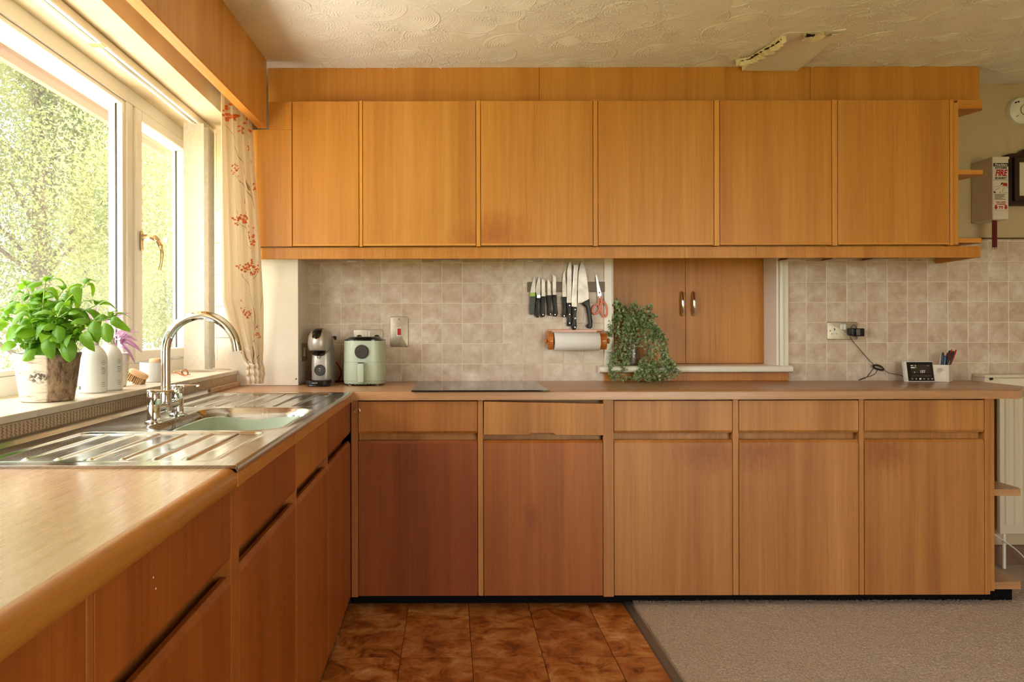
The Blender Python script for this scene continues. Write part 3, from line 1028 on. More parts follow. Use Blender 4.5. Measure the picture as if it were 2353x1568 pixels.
# open end shelves of the base run
be = thing('base_end_shelf', 'open oak corner shelves at the end of base cabinets', 'shelf', (2.4, 3.45, 0.05))
xe0, xe1 = bxp(2275) + 0.0005, bxp(2286)
box('side_panel', M['base'], be, xe0, xe1, YD + 0.004, YW - 0.02, ZD0 + 0.014, 0.8945, 0.001, color=(1, .97, .93))
def bshelf(z0, z1, yf):
    xf = PX(2347, yf)
    return MB().prism([(xe1 + 0.0004, yf), (xf - 0.004, yf), (xf + 0.012, yf + 0.03), (xf + 0.02, 3.50), (xe1 + 0.12, YW - 0.16), (xe1 + 0.0004, YW - 0.16)], 'Z', z0, z1, 0.001)
ys1 = 3.215
obj('shelf', bshelf(PZ(1143, ys1), PZ(1128, ys1), ys1), M['top'], be)
obj('shelf', bshelf(PZ(1358, ys1), PZ(1341, ys1), ys1), M['top'], be)
xpe = PX(2316, 3.27)
tag(obj('plinth_return', MB().box(xpe - 0.06, xpe, 3.270, 3.70, 0.0045, 0.058), M['plinth']), 'black plinth return under the open end shelves', 'plinth')

# ================================================================ BASE CABINETS, left run (fronts face right)
XD = -0.424
group_l = 'oak base cabinets under the window'
def left_cab(y0, y1, s0, s1, label, dcol, wcol, strip=True, dmat='base'):
    """door y0..y1, face strip s0..s1 on the near side"""
    lo, hi = min(y0, s0), y1
    t_ = thing('base_cabinet', label, 'cabinet', (-0.7, (lo + hi) / 2, 0.05), group_l)
    top = 0.740 if lo < 2.45 and hi > 1.92 else 0.893
    box('carcass', M['base'], t_, -0.985, XD - 0.048, lo + 0.0006, hi - 0.0006, ZD0, top, color=(0.8, 0.75, 0.7))
    box('finger_rail', M['base'], t_, XD - 0.0475, XD - 0.036, y0 + 0.001, y1 - 0.001, ZD1 - 0.03, ZW0 + 0.03, color=(.9, .8, .7))
    m_ = MB().prism([(XD, ZD0), (XD, ZD1 - 0.012), (XD - 0.008, ZD1), (XD - 0.0185, ZD1), (XD - 0.0185, ZD0)], 'Y', y0 + 0.0016, y1 - 0.0016, 0.0008)
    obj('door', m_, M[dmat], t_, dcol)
    m_ = MB().prism([(XD, ZW1), (XD, ZW0 + 0.011), (XD - 0.007, ZW0), (XD - 0.0185, ZW0), (XD - 0.0185, ZW1)], 'Y', y0 + 0.0016, y1 - 0.0016, 0.0008)
    dr = obj('drawer_front', m_, M['base'], t_, wcol)
    if strip:
        box('face_strip', M['base'], t_, XD - 0.0475, XD - 0.0005, s0 + 0.0008, s1 - 0.0008, ZD0, 0.893, 0.001, color=(.80, .58, .34))  # strip tint follows the shade painted into these doors
    return t_, dr
red = (0.66, 0.38, 0.15)  # wood red deepened so the tint also carries this run's shade
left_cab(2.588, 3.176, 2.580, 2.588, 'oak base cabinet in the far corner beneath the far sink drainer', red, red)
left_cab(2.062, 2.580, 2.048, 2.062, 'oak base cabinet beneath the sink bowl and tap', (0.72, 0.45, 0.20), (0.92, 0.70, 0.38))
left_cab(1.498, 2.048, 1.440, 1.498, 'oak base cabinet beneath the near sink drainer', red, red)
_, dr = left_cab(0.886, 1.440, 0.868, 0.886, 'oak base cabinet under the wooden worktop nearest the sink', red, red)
for (yy_, z_) in ((1.063, 0.845), (1.072, 0.826)):
    obj('paint_chip', MB().ellipsoid((XD, yy_, z_), 0.0008, 0.0022, 0.0016, 8, 4), M['paint'], dr)
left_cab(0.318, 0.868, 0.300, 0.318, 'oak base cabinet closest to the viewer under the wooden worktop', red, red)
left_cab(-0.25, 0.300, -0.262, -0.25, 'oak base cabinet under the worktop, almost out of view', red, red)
tag(obj('plinth_board', MB().box(-0.505, -0.488, -0.26, 3.249, 0.0, 0.058), M['plinth']), 'black recessed plinth board under the window run of cabinets', 'plinth')

# ================================================================ WORKTOPS
ZB = ZC - 0.037
poly = [(-1.0, 3.068), (-0.408, 3.068), (-0.408, 3.16), (2.424, 3.16), (2.60, 3.36), (2.627, YT - 0.0005), (-1.0, YT - 0.0005)]
m = bmesh.new()
va = [m.verts.new((p[0], p[1], ZB)) for p in poly]
vb = [m.verts.new((p[0], p[1], ZC)) for p in poly]
m.faces.new(va[::-1]); m.faces.new(vb)
for i in range(len(poly)):
    j = (i + 1) % len(poly)
    m.faces.new((va[i], va[j], vb[j], vb[i]))
bmesh.ops.recalc_face_normals(m, faces=m.faces[:])
eds = [e for e in m.edges if all(v.co.z > ZC - 1e-4 for v in e.verts) and not all(v.co.y > 3.7 for v in e.verts) and not all(v.co.x < -0.9 for v in e.verts)]
bmesh.ops.bevel(m, geom=eds, offset=0.005, segments=3, affect='EDGES', profile=0.5)
wt = tag(obj('worktop', MB().bm(m, True), M['top']), 'oak-effect worktop along the tiled back wall', 'worktop')
XC = -0.408
XI = XC - 0.024
wl = tag(obj('worktop', MB().prism([(-0.995, ZB), (XI, ZB), (XI, ZC), (-0.995, ZC)], 'Y', -0.27, 1.428), M['topy']), 'oak-effect worktop in the near left foreground under window', 'worktop')
prof = [(XI + 0.0002, ZB), (XC - 0.004, ZB), (XC, ZB + 0.006), (XC, ZC - 0.018), (XC - 0.003, ZC - 0.009), (XC - 0.009, ZC - 0.003), (XC - 0.017, ZC - 0.0004), (XI + 0.0002, ZC)]
obj('edge_lipping', MB().prism(prof, 'Y', -0.27, 1.428, smooth=True), M['lipping'], wl)
# wooden upstand in the corner behind the sink
obj('upstand', MB().box(-1.004, -0.985, 3.07, 3.505, ZC + 0.0005, ZC + 0.022, 0.002), M['topy'], wt)

# ================================================================ SINK
SY0, SY1, SX0, SX1 = 1.430, 3.066, -0.985, -0.4145
sink = thing('sink_unit', 'stainless steel sink with double ribbed drainers and one bowl', 'sink', (-0.7, 2.2, ZC))
sst = lambda e0, e1, v: (lambda t_: t_ * t_ * (3 - 2 * t_))(np.clip((v - e0) / (e1 - e0), 0, 1))
def rrect(X, Y, x0, x1, y0, y1, r):
    dx = np.abs(X - (x0 + x1) / 2) - (x1 - x0) / 2 + r
    dy = np.abs(Y - (y0 + y1) / 2) - (y1 - y0) / 2 + r
    return np.hypot(np.maximum(dx, 0), np.maximum(dy, 0)) + np.minimum(np.maximum(dx, dy), 0) - r
def sinkz(X, Y):
    z = np.full_like(X, ZC + 0.006)
    for (y0, y1) in ((1.475, 1.895), (2.495, 3.025)):
        d_ = rrect(X, Y, -0.935, -0.468, y0, y1, 0.03)
        inside = sst(0.0, -0.014, d_)
        z -= 0.0045 * inside
        rim = np.exp(-((d_ + 0.002) / 0.006) ** 2)
        z += 0.0012 * rim
        for k in range(6):
            xc = -0.865 + k * 0.066
            fade = sst(0.0, 0.012, Y - (y0 + 0.03)) * sst(0.0, 0.012, (y1 - 0.012) - Y)
            z += 0.0048 * np.exp(-((X - xc) / 0.0062) ** 2) * fade * inside
    # bowl
    d_ = rrect(X, Y, -0.795, -0.452, 1.925, 2.445, 0.085)
    z += 0.0015 * np.exp(-((d_ - 0.012) / 0.010) ** 2)
    z -= 0.012 * sst(0.014, -0.004, d_)
    z -= 0.150 * sst(-0.002, -0.026, d_)
    z -= 0.004 * sst(-0.03, -0.15, d_)
    return z
so = grid_mesh('sink_top', SX0, SX1, SY0, SY1, 180, 470, sinkz, M['sink'], parent=sink)
zt = ZC + 0.006
obj('upstand', MB().prism([(SX0 + 0.003, zt - 0.0005), (SX0 - 0.001, zt + 0.002), (SX0 - 0.013, zt + 0.015), (SX0 - 0.017, zt + 0.016), (SX0 - 0.017, zt - 0.004), (SX0, zt - 0.004)], 'Y', SY0, SY1, smooth=True), M['sink'], sink)
obj('front_nosing', MB().prism([(SX1, zt), (SX1 + 0.005, zt - 0.002), (SX1 + 0.0075, zt - 0.007), (SX1 + 0.0075, zt - 0.013), (SX1 + 0.0055, zt - 0.013), (SX1 - 0.001, zt - 0.003)], 'Y', SY0, SY1, smooth=True), M['sink'], sink)
obj('end_lip', MB().box(SX0, SX1 + 0.004, SY0 - 0.0015, SY0 + 0.001, zt - 0.007, zt, 0.0004), M['sink'], sink)
obj('end_lip', MB().box(SX0, SX1 + 0.004, SY1 - 0.001, SY1 + 0.0015, zt - 0.007, zt, 0.0004), M['sink'], sink)
obj('overflow_ring', MB().lathe([(0.005, 0.0), (0.011, 0.0), (0.012, 0.003), (0.005, 0.003)], (-0.764, 2.02, 0.870), 'X', 16), M['brass'], sink)
# wooden support rails under the sink edge
sr = box('wood_edge', M['lipping'], sink, -0.428, XC, 1.432, 3.064, ZB, ZC - 0.0085, 0.0015, color=(.98, .9, .8))
obj('joint_trim', MB().box(XC - 0.001, XC + 0.0025, 1.965, 1.985, ZB, ZC - 0.009, 0.0008), M['lipping'], sr, (1.1, 1.0, .9))

# washing-up bowl
wb = thing('washing_up_bowl', 'sage green plastic washing-up bowl inside the sink', 'basin', (-0.62, 2.185, 0.785))
def ring_rr(cx, cy, hx, hy, r, z, n=64, wave=0.0):
    out = []
    for k in range(n):
        a = 2 * PI * k / n
        c_, s_ = math.cos(a), math.sin(a)
        p = 0.42
        x = cx + hx * math.copysign(abs(c_) ** p, c_)
        y_ = cy + hy * math.copysign(abs(s_) ** p, s_)
        zz_ = z + wave * (math.exp(-((x - cx + 0.02) / 0.05) ** 2) * -1.0 if abs(s_) > 0.7 else 0) + (wave * 0.35 * math.cos(2 * a))
        out.append((x, y_, zz_))
    return out
cx, cy = -0.618, 2.185
M['sage'] = flat('sage_plastic', srgb(176, 190, 168), 0.4)
rings = [ring_rr(cx, cy, 0.115, 0.185, 0, 0.785), ring_rr(cx, cy, 0.128, 0.20, 0, 0.80), ring_rr(cx, cy, 0.143, 0.226, 0, 0.912, wave=0.012), ring_rr(cx, cy, 0.147, 0.231, 0, 0.915, wave=0.012), ring_rr(cx, cy, 0.1465, 0.2305, 0, 0.9185, wave=0.012), ring_rr(cx, cy, 0.139, 0.222, 0, 0.9185, wave=0.012), ring_rr(cx, cy, 0.125, 0.197, 0, 0.803), ring_rr(cx, cy, 0.11, 0.18, 0, 0.788)]
obj('basin_shell', MB().loft(rings), M['sage'], wb)

# ---------------------------------------------------------------- tap
XT = -0.826
tap = thing('mixer_tap', 'chrome bridge mixer tap with tall swan-neck spout', 'tap', (XT, 2.165, ZC + 0.008))
z0 = ZC + 0.007
for i, yy_ in enumerate((2.077, 2.257)):
    pl_ = obj('pillar', MB().lathe([(0.024, 0), (0.024, 0.004), (0.0205, 0.006), (0.018, 0.008), (0.018, 0.048), (0.0172, 0.049), (0.0172, 0.051), (0.018, 0.052), (0.018, 0.083), (0.016, 0.087)], (XT, yy_, z0)), M['chrome'], tap)
    zl = z0 + 0.0875
    ring = []
    pts = []
    for k in range(24):
        a = 2 * PI * k / 24
        x = XT + 0.0185 * math.cos(a)
        y_ = yy_ + 0.0185 * math.sin(a)
        if math.cos(a) > 0.2:
            tt = (math.cos(a) - 0.2) / 0.8
            x = XT + 0.0185 * 0.2 + tt * 0.066
            y_ = yy_ + 0.0185 * math.sin(a) * (1 - 0.25 * tt)
        pts.append((x, y_))
    obj('lever', MB().prism(pts, 'Z', zl - 0.002, zl + 0.004, 0.0012), M['chrome'], pl_)
    if i == 0:
        obj('flange_seal', MB().lathe([(0.0245, 0), (0.0245, 0.002)], (XT, yy_, z0 - 0.001)), M['brass'], pl_)
obj('bridge', MB().tube([(XT, 2.077, z0 + 0.036), (XT, 2.257, z0 + 0.036)], 0.0135, 16), M['chrome'], tap)
hub = obj('spout_hub', MB().lathe([(0.0175, 0.02), (0.0175, 0.055), (0.0165, 0.058), (0.0165, 0.074), (0.0145, 0.08)], (XT, 2.165, z0)), M['chrome'], tap)
zc = 1.136
Rr = 0.1035
path = [(XT, 2.165, z0 + 0.07), (XT, 2.165, 1.05), (XT, 2.165, zc)] + [(XT + Rr - Rr * math.cos(a), 2.165, zc + Rr * math.sin(a)) for a in np.linspace(0.1, PI * 0.965, 28)]
obj('spout', MB().tube(path, 0.0135, 18), M['chrome'], hub)
e = Vector(path[-1]); d_ = (Vector(path[-1]) - Vector(path[-2])).normalized()
obj('spout_tip', MB().tube([e - d_ * 0.004, e + d_ * 0.012], 0.0140, 18), M['chrome'], hub)
# plug chain
chain = thing('plug_chain', 'beaded plug chain looped over the tap into the bowl', 'chain', (-0.79, 2.2, 0.93))
cpts = bez([(XT + 0.004, 2.13, z0 + 0.052), (XT + 0.017, 2.15, z0 + 0.047), (XT + 0.026, 2.16, z0 + 0.02), (XT + 0.034, 2.15, z0 - 0.004), (XT + 0.047, 2.10, 0.90), (XT + 0.055, 2.09, 0.87)], 10)
cp2 = bez([(XT + 0.016, 2.25, z0 + 0.006), (XT + 0.035, 2.24, z0 + 0.004), (XT + 0.055, 2.235, z0 - 0.012), (XT + 0.062, 2.23, z0 - 0.05)], 10)
mbc = MB()
for pth in (cpts, cp2):
    acc = 0
    for i in range(1, len(pth)):
        seg = pth[i] - pth[i - 1]
        n_ = max(1, int(seg.length / 0.0034))
        for k in range(n_):
            mbc.ellipsoid(pth[i - 1] + seg * (k / n_), 0.0017, 0.0017, 0.0017, 6, 4)
tag(obj('chain_beads', mbc, M['steel'], chain), kind='stuff')

# ================================================================ THINGS ON THE SILL
ZS = SZ + 0.0002
# --- basil in birch pot
t = NT('birch_bark')
v = t.coord((1, 1, 1), False)
n1 = t.noise(t.coord((6, 6, 40), False), 3.0, 5, 0.65, 0.0)
n2 = t.noise(v, 42, 6, 0.7)
c = t.mix(t.rng(n1, 0.55, 0.72), srgb(226, 214, 196), srgb(140, 112, 86))
sx_ = t.n('ShaderNodeSeparateXYZ'); tc = t.n('ShaderNodeTexCoord'); t.l(tc.outputs['Object'], sx_.inputs[0])
uu = t.math('ADD', t.math('MULTIPLY', sx_.outputs[0], 0.88), t.math('MULTIPLY', sx_.outputs[1], 0.48))
half = t.rng(t.math('ADD', uu, t.rng(n2, 0, 1, -0.004, 0.004)), -0.004, 0.002)
c2 = t.mix(t.rng(t.noise(t.coord((18, 18, 10), False), 3.0, 6, 0.75, 0.1), 0.42, 0.62), srgb(176, 150, 124), srgb(96, 72, 54))
c = t.mix(half, c, c2)
# knot
kc = t.n('ShaderNodeCombineXYZ'); t.l(uu, kc.inputs[0]); t.l(sx_.outputs[2], kc.inputs[2])
kx = t.n('ShaderNodeMapping'); kx.inputs['Location'].default_value = (0.022 / 0.024, 0, -0.068 / 0.017); kx.inputs['Scale'].default_value = (1 / 0.024, 0, 1 / 0.017)
t.l(kc.outputs[0], kx.inputs[0])
ln = t.n('ShaderNodeVectorMath', operation='LENGTH'); t.l(kx.outputs[0], ln.inputs[0])
km = t.math('MULTIPLY', t.rng(t.math('ADD', ln.outputs['Value'], t.rng(n2, 0, 1, -0.6, 0.6)), 1.1, 0.7), t.rng(t.noise(v, 120, 3), 0.4, 0.55))
c = t.mix(t.math('MULTIPLY', km, 0.9), c, srgb(52, 42, 36))
t.set(Base_Color=c, Roughness=0.85)
t.bump(n2, 0.5, 0.003)
M['birch'] = t.m
bx_, by_ = -1.098, 2.03
basil = thing('potted_basil', 'bushy green basil plant in a birch bark pot on window sill', 'plant', (bx_, by_, ZS))
rings = []
for (r, z) in ((0.060, 0.0), (0.066, 0.002), (0.070, 0.03), (0.076, 0.07), (0.081, 0.11), (0.085, 0.126), (0.083, 0.129), (0.080, 0.126), (0.078, 0.11)):
    rings.append([(bx_ + r * math.cos(a) * (1 + 0.02 * math.sin(3 * a)), by_ + r * math.sin(a) * (1 + 0.02 * math.cos(2 * a + 1)), ZS + z + (0.003 * math.sin(2 * a + 0.5) if z > 0.1 else 0)) for a in np.linspace(0, 2 * PI, 41)[:-1]])
obj('bark_pot', MB().loft(rings), M['birch'], basil)
obj('soil', MB().lathe([(0.0005, 0.112), (0.079, 0.110), (0.079, 0.106)], (bx_, by_, ZS)), speck('potting_soil', srgb(50, 36, 26), srgb(80, 60, 44), 120, 0.95, 0.6, 0.003), basil)


def leaf_mesh(name, mat, length, width, arch, cup, tip=1.0, nx=8, ny=5, thick=0.0):
    """leaf along +X, normal +Z"""
    V, Fc = [], []
    for i in range(nx + 1):
        u = i / nx
        w = width * (math.sin(PI * min(1, u ** tip)) ** 0.62) * (1 - 0.12 * u) if 0 < u < 1 else 0.0006
        for j in range(ny):
            s_ = -1 + 2 * j / (ny - 1)
            y_ = s_ * w
            z = arch * (4 * u * (1 - u) * 0.5 - u * u * 0.9) * length + cup * (s_ * s_) * w - 0.04 * width * math.sin(u * 18) * abs(s_)
            V.append((u * length, y_, z))
    for i in range(nx):
        for j in range(ny - 1):
            Fc.append((i * ny + j, (i + 1) * ny + j, (i + 1) * ny + j + 1, i * ny + j + 1))
    me = bpy.data.meshes.new(name)
    me.from_pydata(V, [], Fc)
    me.polygons.foreach_set('use_smooth', [True] * len(Fc))
    me.materials.append(mat)
    return me


bl = [leaf_mesh('leaf', M['basil'], 1.0, w, a, c_, 0.92) for (w, a, c_) in ((0.33, 0.35, -0.5), (0.30, 0.55, -0.35), (0.36, 0.2, -0.6), (0.27, 0.8, -0.45), (0.31, 0.45, 0.25))]


def leaf_at(meshes, parent, p, direction, size, up=Vector((0, 0, 1)), roll=0.0, name='leaf'):
    d_ = Vector(direction).normalized()
    y_ = up.cross(d_)
    if y_.length < 1e-3:
        y_ = Vector((0, 1, 0))
    y_.normalize()
    z = d_.cross(y_)
    M3 = Matrix((d_, y_, z)).transposed().to_4x4() @ Matrix.Rotation(roll, 4, 'X')
    return place(name, RND.choice(meshes), p, parent, M3 @ Matrix.Scale(size, 4))


R2 = random.Random(21)
ztop = ZS + 0.11
# (azimuth, lean, height) of each stem
stem_ends = [((105, 645), 0.00), ((195, 652), -0.02), ((255, 730), -0.03), ((170, 690), 0.02), ((55, 690), 0.0), ((15, 735), 0.01), ((130, 740), -0.06), ((75, 745), -0.07), ((35, 780), -0.04), ((180, 770), -0.05), ((215, 770), -0.03), ((95, 700), 0.05), ((60, 655), 0.04), ((145, 665), 0.05), ((220, 700), 0.02), ((25, 700), 0.05), ((120, 780), -0.075), ((190, 730), 0.04), ((70, 720), -0.04), ((155, 715), -0.05)]
for (px, py), dy in stem_ends:
    Yq = by_ + dy
    end = Vector((PX(px, Yq), Yq, PZ(py, Yq)))
    st = Vector((bx_ + R2.uniform(-.03, .03), by_ + R2.uniform(-.03, .03), ztop))
    mid = st.lerp(end, 0.5) + Vector(((end.x - st.x) * -0.15, 0, (end.z - st.z) * 0.12 + 0.01))
    pth = bez([st, mid, end], 8)
    obj('stem', MB().tube(pth, [0.0032 - 0.0016 * i / (len(pth) - 1) for i in range(len(pth))], 6), M['bstem'], basil)
    n_ = len(pth)
    k = 0
    for frac in (0.42, 0.66, 0.86, 1.0):
        p = pth[min(n_ - 1, int(frac * (n_ - 1)))]
        base_az = R2.uniform(0, PI) + k * PI / 2
        for s_ in (0, 1):
            az = base_az + s_ * PI + R2.uniform(-.4, .4)
            sz = (0.060 if frac < 0.9 else 0.046) * R2.uniform(0.7, 1.1)
            dirr = Vector((math.cos(az), math.sin(az), R2.uniform(-0.35, 0.35)))
            pet = p + dirr.normalized() * 0.008
            leaf_at(bl, basil, pet, dirr, sz, roll=R2.uniform(-.4, .4))
        k += 1
    for q in range(3):
        leaf_at(bl, basil, end, Vector((R2.uniform(-1, 1), R2.uniform(-1, 1), 0.9)), 0.026 * R2.uniform(0.8, 1.3))
# big drooping leaves near the rim
for (px, py, dx, dz, sz) in ((108, 770, 0.25, -1, 0.062), (152, 775, 0.25, -1, 0.066), (215, 735, 0.2, -1, 0.058), (240, 740, 0.3, -1, 0.055), (60, 752, -0.9, -0.5, 0.06), (20, 740, -0.9, -0.6, 0.06), (255, 730, 1, -0.6, 0.05), (195, 760, 0.5, -1, 0.055), (130, 745, 0.2, -0.5, 0.055), (85, 800, -0.4, -0.4, 0.045), (40, 790, -1, -0.3, 0.045)):
    Yq = by_ - 0.075
    leaf_at(bl, basil, (PX(px, Yq), Yq, PZ(py, Yq)), (dx, -0.35, dz), sz, up=Vector((0, -1, 0.25)))

# --- soap bottles
M['bottle'] = flat('white_bottle', srgb(232, 232, 228), 0.42)
M['ink'] = flat('grey_print', srgb(110, 112, 112), 0.6)
M['capw'] = flat('cream_cap', srgb(226, 220, 208), 0.35)
def bottle(px, ybase, label, cover):
    Y = (H - ZS) * F / (ybase - VY)
    Y += 0.035
    cx_ = PX(px, Y)
    s_ = thing('soap_bottle', label, 'bottle', (cx_, Y, ZS), 'white soap bottles')
    r = 0.0415
    obj('bottle_body', MB().lathe([(r - 0.004, 0), (r, 0.004), (r, 0.095), (r * 0.98, 0.108), (r * 0.88, 0.122), (r * 0.70, 0.134), (r * 0.48, 0.143), (0.017, 0.146)], (cx_, Y, ZS), n=40), M['bottle'], s_)
    c_ = obj('cap', MB().lathe([(0.0175, 0.146), (0.0178, 0.148), (0.0178, 0.166), (0.016, 0.168)], (cx_, Y, ZS)), M['capw'], s_)
    obj('pump_stem', MB().lathe([(0.006, 0.167), (0.006, 0.178)], (cx_, Y, ZS)), M['capw'], s_)
    obj('pump_head', MB().lathe([(0.008, 0.176), (0.0125, 0.178), (0.0135, 0.197), (0.012, 0.20)], (cx_, Y, ZS)).tube([(cx_, Y, ZS + 0.195), (cx_ - 0.016, Y - 0.014, ZS + 0.196), (cx_ - 0.026, Y - 0.024, ZS + 0.190)], 0.0042, 8), M['capw'], s_)
    # printed marks wrapped on the curved side
    def on(a, z, e=0.0004):
        return (cx_ + (r + e) * math.cos(a), Y + (r + e) * math.sin(a), ZS + z)
    pm = MB()
    a0 = -0.32
    rr = [0.0072, 0.0064]
    nn = 28
    V = []
    for k in range(nn):
        th = 2 * PI * k / nn
        for q in rr:
            V.append(on(a0 + q * math.cos(th) / r, 0.093 + q * math.sin(th)))
    pm.add(V, [(2 * k, 2 * k + 1, (2 * k + 3) % (2 * nn), (2 * k + 2) % (2 * nn)) for k in range(nn)])
    def bar(a, z, wid, hgt):
        n3 = 6
        V = []
        for i in range(n3 + 1):
            aa = a + wid * i / n3 / r
            V += [on(aa, z), on(aa, z + hgt)]
        pm.add(V, [(2 * i, 2 * i + 2, 2 * i + 3, 2 * i + 1) for i in range(n3)])
    bar(a0 - 0.0063 / r, 0.0926, 0.0126, 0.0007)
    bar(a0 - 0.0003 / r, 0.0868, 0.0007, 0.0125)
    for z, wd in ((0.075, 0.014), (0.070, 0.018), (0.064, 0.017), (0.059, 0.014), (0.031, 0.012), (0.0255, 0.015), (0.020, 0.013)):
        bar(a0 - 0.008 / r, z, wd, 0.0012 if z != 0.075 else 0.0018)
    for z in (0.096, 0.091, 0.06, 0.05, 0.044, 0.04, 0.036):
        bar(-2.28, z, 0.012, 0.0007)
    bar(-2.26, 0.012, 0.010, 0.011)
    obj('printed_label', pm, M['ink'], s_)
bottle(213, 903, 'white pump soap bottle in front, nearest the birch pot', True)
bottle(250, 897, 'white pump soap bottle behind, touching the white flower pot', True)

# --- purple plant in white pot
Yp = 2.52
pxx = PX(268, Yp)
tr_ = thing('potted_spiderwort', 'purple leaved trailing houseplant in a white ceramic pot', 'plant', (pxx, Yp, ZS))
obj('ceramic_pot', MB().lathe([(0.026, 0), (0.030, 0.003), (0.034, 0.03), (0.039, 0.08), (0.042, 0.112), (0.0405, 0.114), (0.038, 0.11), (0.036, 0.10)], (pxx, Yp, ZS), n=36), flat('white_ceramic', srgb(224, 214, 202), 0.25), tr_)
obj('dry_stems', MB().lathe([(0.0005, 0.108), (0.025, 0.112), (0.037, 0.104)], (pxx, Yp, ZS)), speck('dry_brown_stems', srgb(120, 84, 56), srgb(160, 118, 84), 200, 0.95, 0.8, 0.003), tr_)
tl = [leaf_mesh('leaf', M['trad'], 1.0, w, a, 0.7, 0.7) for w, a in ((0.085, 0.25), (0.075, 0.45), (0.10, 0.1))]
for (px, py, dx, dy, dz, sz) in ((243, 745, 0.6, 0.2, 0.9, 0.055), (262, 735, 0.8, 0.1, 0.5, 0.05), (215, 745, -0.5, 0, 0.9, 0.05), (225, 735, -0.1, 0, 1, 0.05), (262, 772, 1, -0.2, -0.05, 0.075), (265, 765, 1, 0, 0.1, 0.07), (268, 778, 1, -0.3, -0.15, 0.075), (270, 782, 1, -0.2, -0.3, 0.08), (275, 785, 0.8, -0.3, -0.75, 0.075), (250, 778, 0.9, -0.7, 0.0, 0.05), (280, 790, 0.4, -0.4, 0.9, 0.05), (283, 788, 0.6, -0.5, 0.75, 0.045), (275, 797, 1, -0.5, -0.25, 0.045), (268, 796, -0.2, -0.6, 0.6, 0.035), (262, 760, 0.9, 0.2, 0.3, 0.05), (235, 760, -0.7, 0.1, 0.4, 0.05), (255, 750, 0.5, 0.4, 0.8, 0.05)):
    Yq = Yp - 0.01
    leaf_at(tl, tr_, (PX(px, Yq), Yq, PZ(py, Yq)), (dx, dy, dz), sz * 1.15, up=Vector((0.1, -0.7, 0.7)))

# --- scrubbing brush, concrete cup, wooden brush
Yb = 2.62
bxx = PX(315, Yb)
br = thing('scrubbing_brush', 'wooden scrubbing brush with stiff bristles leaning on the grey cup', 'brush', (bxx, Yb, ZS))
Mb = Matrix.Translation((bxx, Yb, ZS + 0.026)) @ Matrix.Rotation(0.45, 4, 'Y')
obj('brush_head', MB().ellipsoid((0, 0, 0.012), 0.034, 0.020, 0.010, 20, 10, 0.6).xf(Mb), wood('pale_beech', 'X', srgb(190, 140, 96), srgb(214, 168, 124), srgb(226, 184, 142), rough=0.6, fine=0.15), br)
hb_ = MB()
for i in range(9):
    for j in range(5):
        x, y_ = -0.026 + i * 0.0065, -0.012 + j * 0.006
        hb_.tube([(x, y_, 0.006), (x * 1.12 + R2.uniform(-.002, .002), y_ * 1.2, -0.022 + R2.uniform(-.002, .002))], [0.0024, 0.0030], 5)
hb_.xf(Mb)
# keep the bristles on the sill
lowz = min(p[2] for p in hb_.v)
hb_.v = [(p[0], p[1], max(p[2], ZS + 0.0003)) for p in hb_.v]
tag(obj('bristles', hb_, speck('tan_bristle', srgb(150, 112, 70), srgb(206, 172, 124), 300, 0.9), br), kind='stuff')
Yc = 2.745
cxx = PX(351, Yc)
cup = thing('concrete_cup', 'small grey concrete cup holding a wooden dish brush', 'cup', (cxx, Yc, ZS))
obj('cup_body', MB().lathe([(0.043, 0), (0.0455, 0.002), (0.0455, 0.070), (0.044, 0.072), (0.041, 0.071), (0.040, 0.01), (0.0005, 0.008)], (cxx, Yc, ZS), n=40, cap1=False), speck('grey_concrete', srgb(196, 194, 190), srgb(208, 206, 202), 20, 0.8, 0.1), cup)
db = thing('dish_brush', 'round beech dish brush head resting inside the grey cup', 'brush', (cxx + 0.012, Yc, ZS + 0.0085))
obj('wood_head', MB().lathe([(0.022, 0.066), (0.0245, 0.069), (0.0255, 0.078), (0.023, 0.084), (0.012, 0.087)], (cxx + 0.012, Yc, ZS), n=26), bpy.data.materials['pale_beech'], db)
tag(obj('bristles', MB().lathe([(0.018, 0.0085), (0.021, 0.066)], (cxx + 0.012, Yc, ZS), n=20), bpy.data.materials['tan_bristle'], db), kind='stuff')
# leather strap
Ys = 3.02
sxx = PX(418, Ys)
stp = thing('leather_strap', 'curled tan leather strap lying on the window sill', 'strap', (sxx, Ys, ZS))
pth = bez([(sxx - 0.050, Ys - 0.02, ZS + 0.022), (sxx - 0.02, Ys, ZS + 0.016), (sxx + 0.008, Ys + 0.01, ZS + 0.004), (sxx + 0.02, Ys + 0.012, ZS + 0.014), (sxx + 0.008, Ys + 0.012, ZS + 0.030), (sxx - 0.004, Ys + 0.008, ZS + 0.018), (sxx + 0.010, Ys + 0.004, ZS + 0.006), (sxx + 0.032, Ys, ZS + 0.010)], 8)
V, Fc = [], []
for i, p in enumerate(pth):
    for (a, b) in ((-0.0015, -0.008), (0.0015, -0.008), (0.0015, 0.008), (-0.0015, 0.008)):
        V.append((p.x, p.y + b, max(ZS + 0.0002, p.z + a)))
for i in range(len(pth) - 1):
    for k in range(4):
        Fc.append((i * 4 + k, i * 4 + (k + 1) % 4, i * 4 + 4 + (k + 1) % 4, i * 4 + 4 + k))
obj('strap_band', MB().add(V, Fc, True), flat('tan_leather', srgb(190, 120, 66), 0.55), stp)

